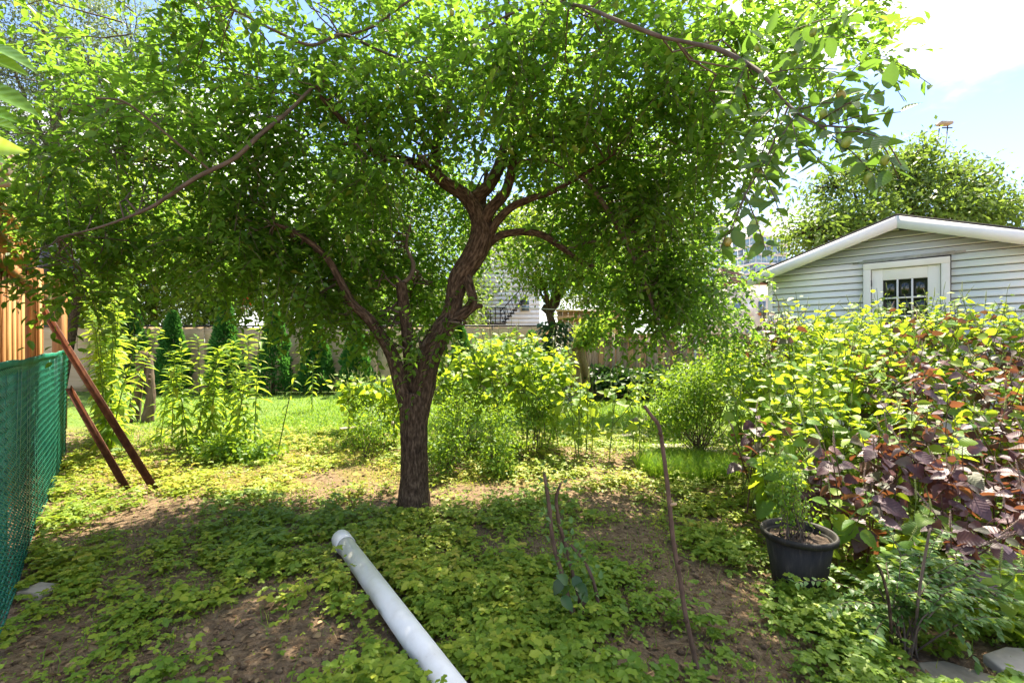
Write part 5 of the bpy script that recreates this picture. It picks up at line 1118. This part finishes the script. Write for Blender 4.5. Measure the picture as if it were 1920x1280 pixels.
# grass
def grass(name, label, x, y, h, w, mat='grass'):
    n_ = len(x); an = rng.random(n_) * 6.28; l = LB()
    D = unit(np.stack([np.cos(an) * .45, np.sin(an) * .45, np.ones(n_)], 1) + rng.normal(size=(n_, 3)) * .15); L = h * (.5 + .8 * rng.random(n_))
    N = np.stack([-np.cos(an), -np.sin(an), .45 + 0 * an], 1); tb = (np.array([[0, -.5, 0], [0, .5, 0], [.5, -.38, .05], [.5, .38, .05], [.95, 0, -.25]]), np.array([[0, 2, 3], [0, 3, 1], [2, 4, 3]]))
    l.add(np.stack([x, y, gz(x, y) - .005], 1), D, N, L, w, tb); tag(l.build(name, M[mat]), label, 'grass', None, 'stuff')
n_ = 110000; y = 5.9 + (12.4 - 5.9) * rng.random(n_) ** 1.1; x = (rng.random(n_) * 2 - 1) * 1.0 * y; k_ = (rng.random(n_) < np.where(((x > -4.2) & (x < 3.2)), 1, .35)) & (x > -.84 * y) & (y + x < 12.0)
grass('lawn_grass', 'bright green lawn between the garden beds and the back fences', x[k_], y[k_], .08, .011)
c_ = G(1290, 880); n_ = 7000; a = rng.random(n_) * 6.28; r_ = np.sqrt(rng.random(n_)); x = c_[0] + r_ * np.cos(a) * .52; y = c_[1] + r_ * np.sin(a) * .48
grass('grass_tuft', 'lush patch of long green grass in front of the path slabs', x, y, .20, .006)
n_ = 5000; y = 3.4 + 2.6 * rng.random(n_); x = -3.6 + 3.6 * rng.random(n_); k_ = rng.random(n_) < thatch(x, y) + .05
grass('dry_grass', 'thin yellowing grass on the sunny soil left of the trunk', x[k_], y[k_], .06, .004)
n_ = 2600; y = 1.6 * (4.2 / 1.6) ** rng.random(n_); x = (rng.random(n_) * 2 - 1) * 1.1 * y; k_ = (rng.random(n_) < fbm(x * 1.5 + 3, y * 1.5 + 90, 3)) & (x > -.86 * y - .3)
grass('sparse_grass', 'sparse wispy grass blades between the ground cover', x[k_], y[k_], .09, .004)
# litter: dead leaves, straw and twigs
ll = LB(); n_ = 9000; y = 1.55 * (6.5 / 1.55) ** rng.random(n_); x = (rng.random(n_) * 2 - 1) * 1.12 * y; s = .014 + .03 * rng.random(n_) ** 2
ll.add(np.stack([x, y, gz(x, y) + .006], 1), np.stack([rng.normal(size=n_), rng.normal(size=n_), .12 * rng.normal(size=n_)], 1), rng.normal(size=(n_, 3)) * .3 + A(0, 0, 1), s, s * .6, T6)
n_ = 4200; y = 1.55 * (5.5 / 1.55) ** rng.random(n_); x = (rng.random(n_) * 2 - 1) * 1.12 * y
ll.add(np.stack([x, y, gz(x, y) + .008], 1), np.stack([rng.normal(size=n_), rng.normal(size=n_), .06 * rng.normal(size=n_)], 1), A(0, 0, 1) + rng.normal(size=(n_, 3)) * .2, .05 + .12 * rng.random(n_), .003, TB)
tag(ll.build('leaf_litter', M['dead_leaf']), 'scattered dead leaves and straw on the bare soil', 'litter', None, 'stuff')
cl = MB(); ico = np.array([[0, 0, 1], [.9, 0, .3], [.25, .85, .35], [-.75, .5, .3], [-.7, -.55, .25], [.3, -.85, .3], [0, 0, -.4]])
icf = [(0, 1, 2), (0, 2, 3), (0, 3, 4), (0, 4, 5), (0, 5, 1), (6, 2, 1), (6, 3, 2), (6, 4, 3), (6, 5, 4), (6, 1, 5)]
n_ = 2600; y = 1.55 * (5.2 / 1.55) ** rng.random(n_); x = (rng.random(n_) * 2 - 1) * 1.12 * y
for a, b in zip(x, y):
    if rng.random() < .15 + bare(np.array([a]), np.array([b]))[0]:
        s = .006 + .018 * rng.random() ** 2; cl.add(ico * s * (1 + .5 * (rng.random((7, 3)) - .5)) + A(a, b, float(gz(np.array([a]), np.array([b]))[0])), icf)
tag(cl.build('soil_clods', M['soil']), 'small crumbs and clods of brown soil', 'soil', None, 'stuff')

for o in bpy.data.objects:
    if '_w' in o: del o['_w']
print('objects', len(bpy.data.objects), 'tris', sum(len(m.loops) - 2 * len(m.polygons) for m in bpy.data.meshes), 'perilla', cnt)
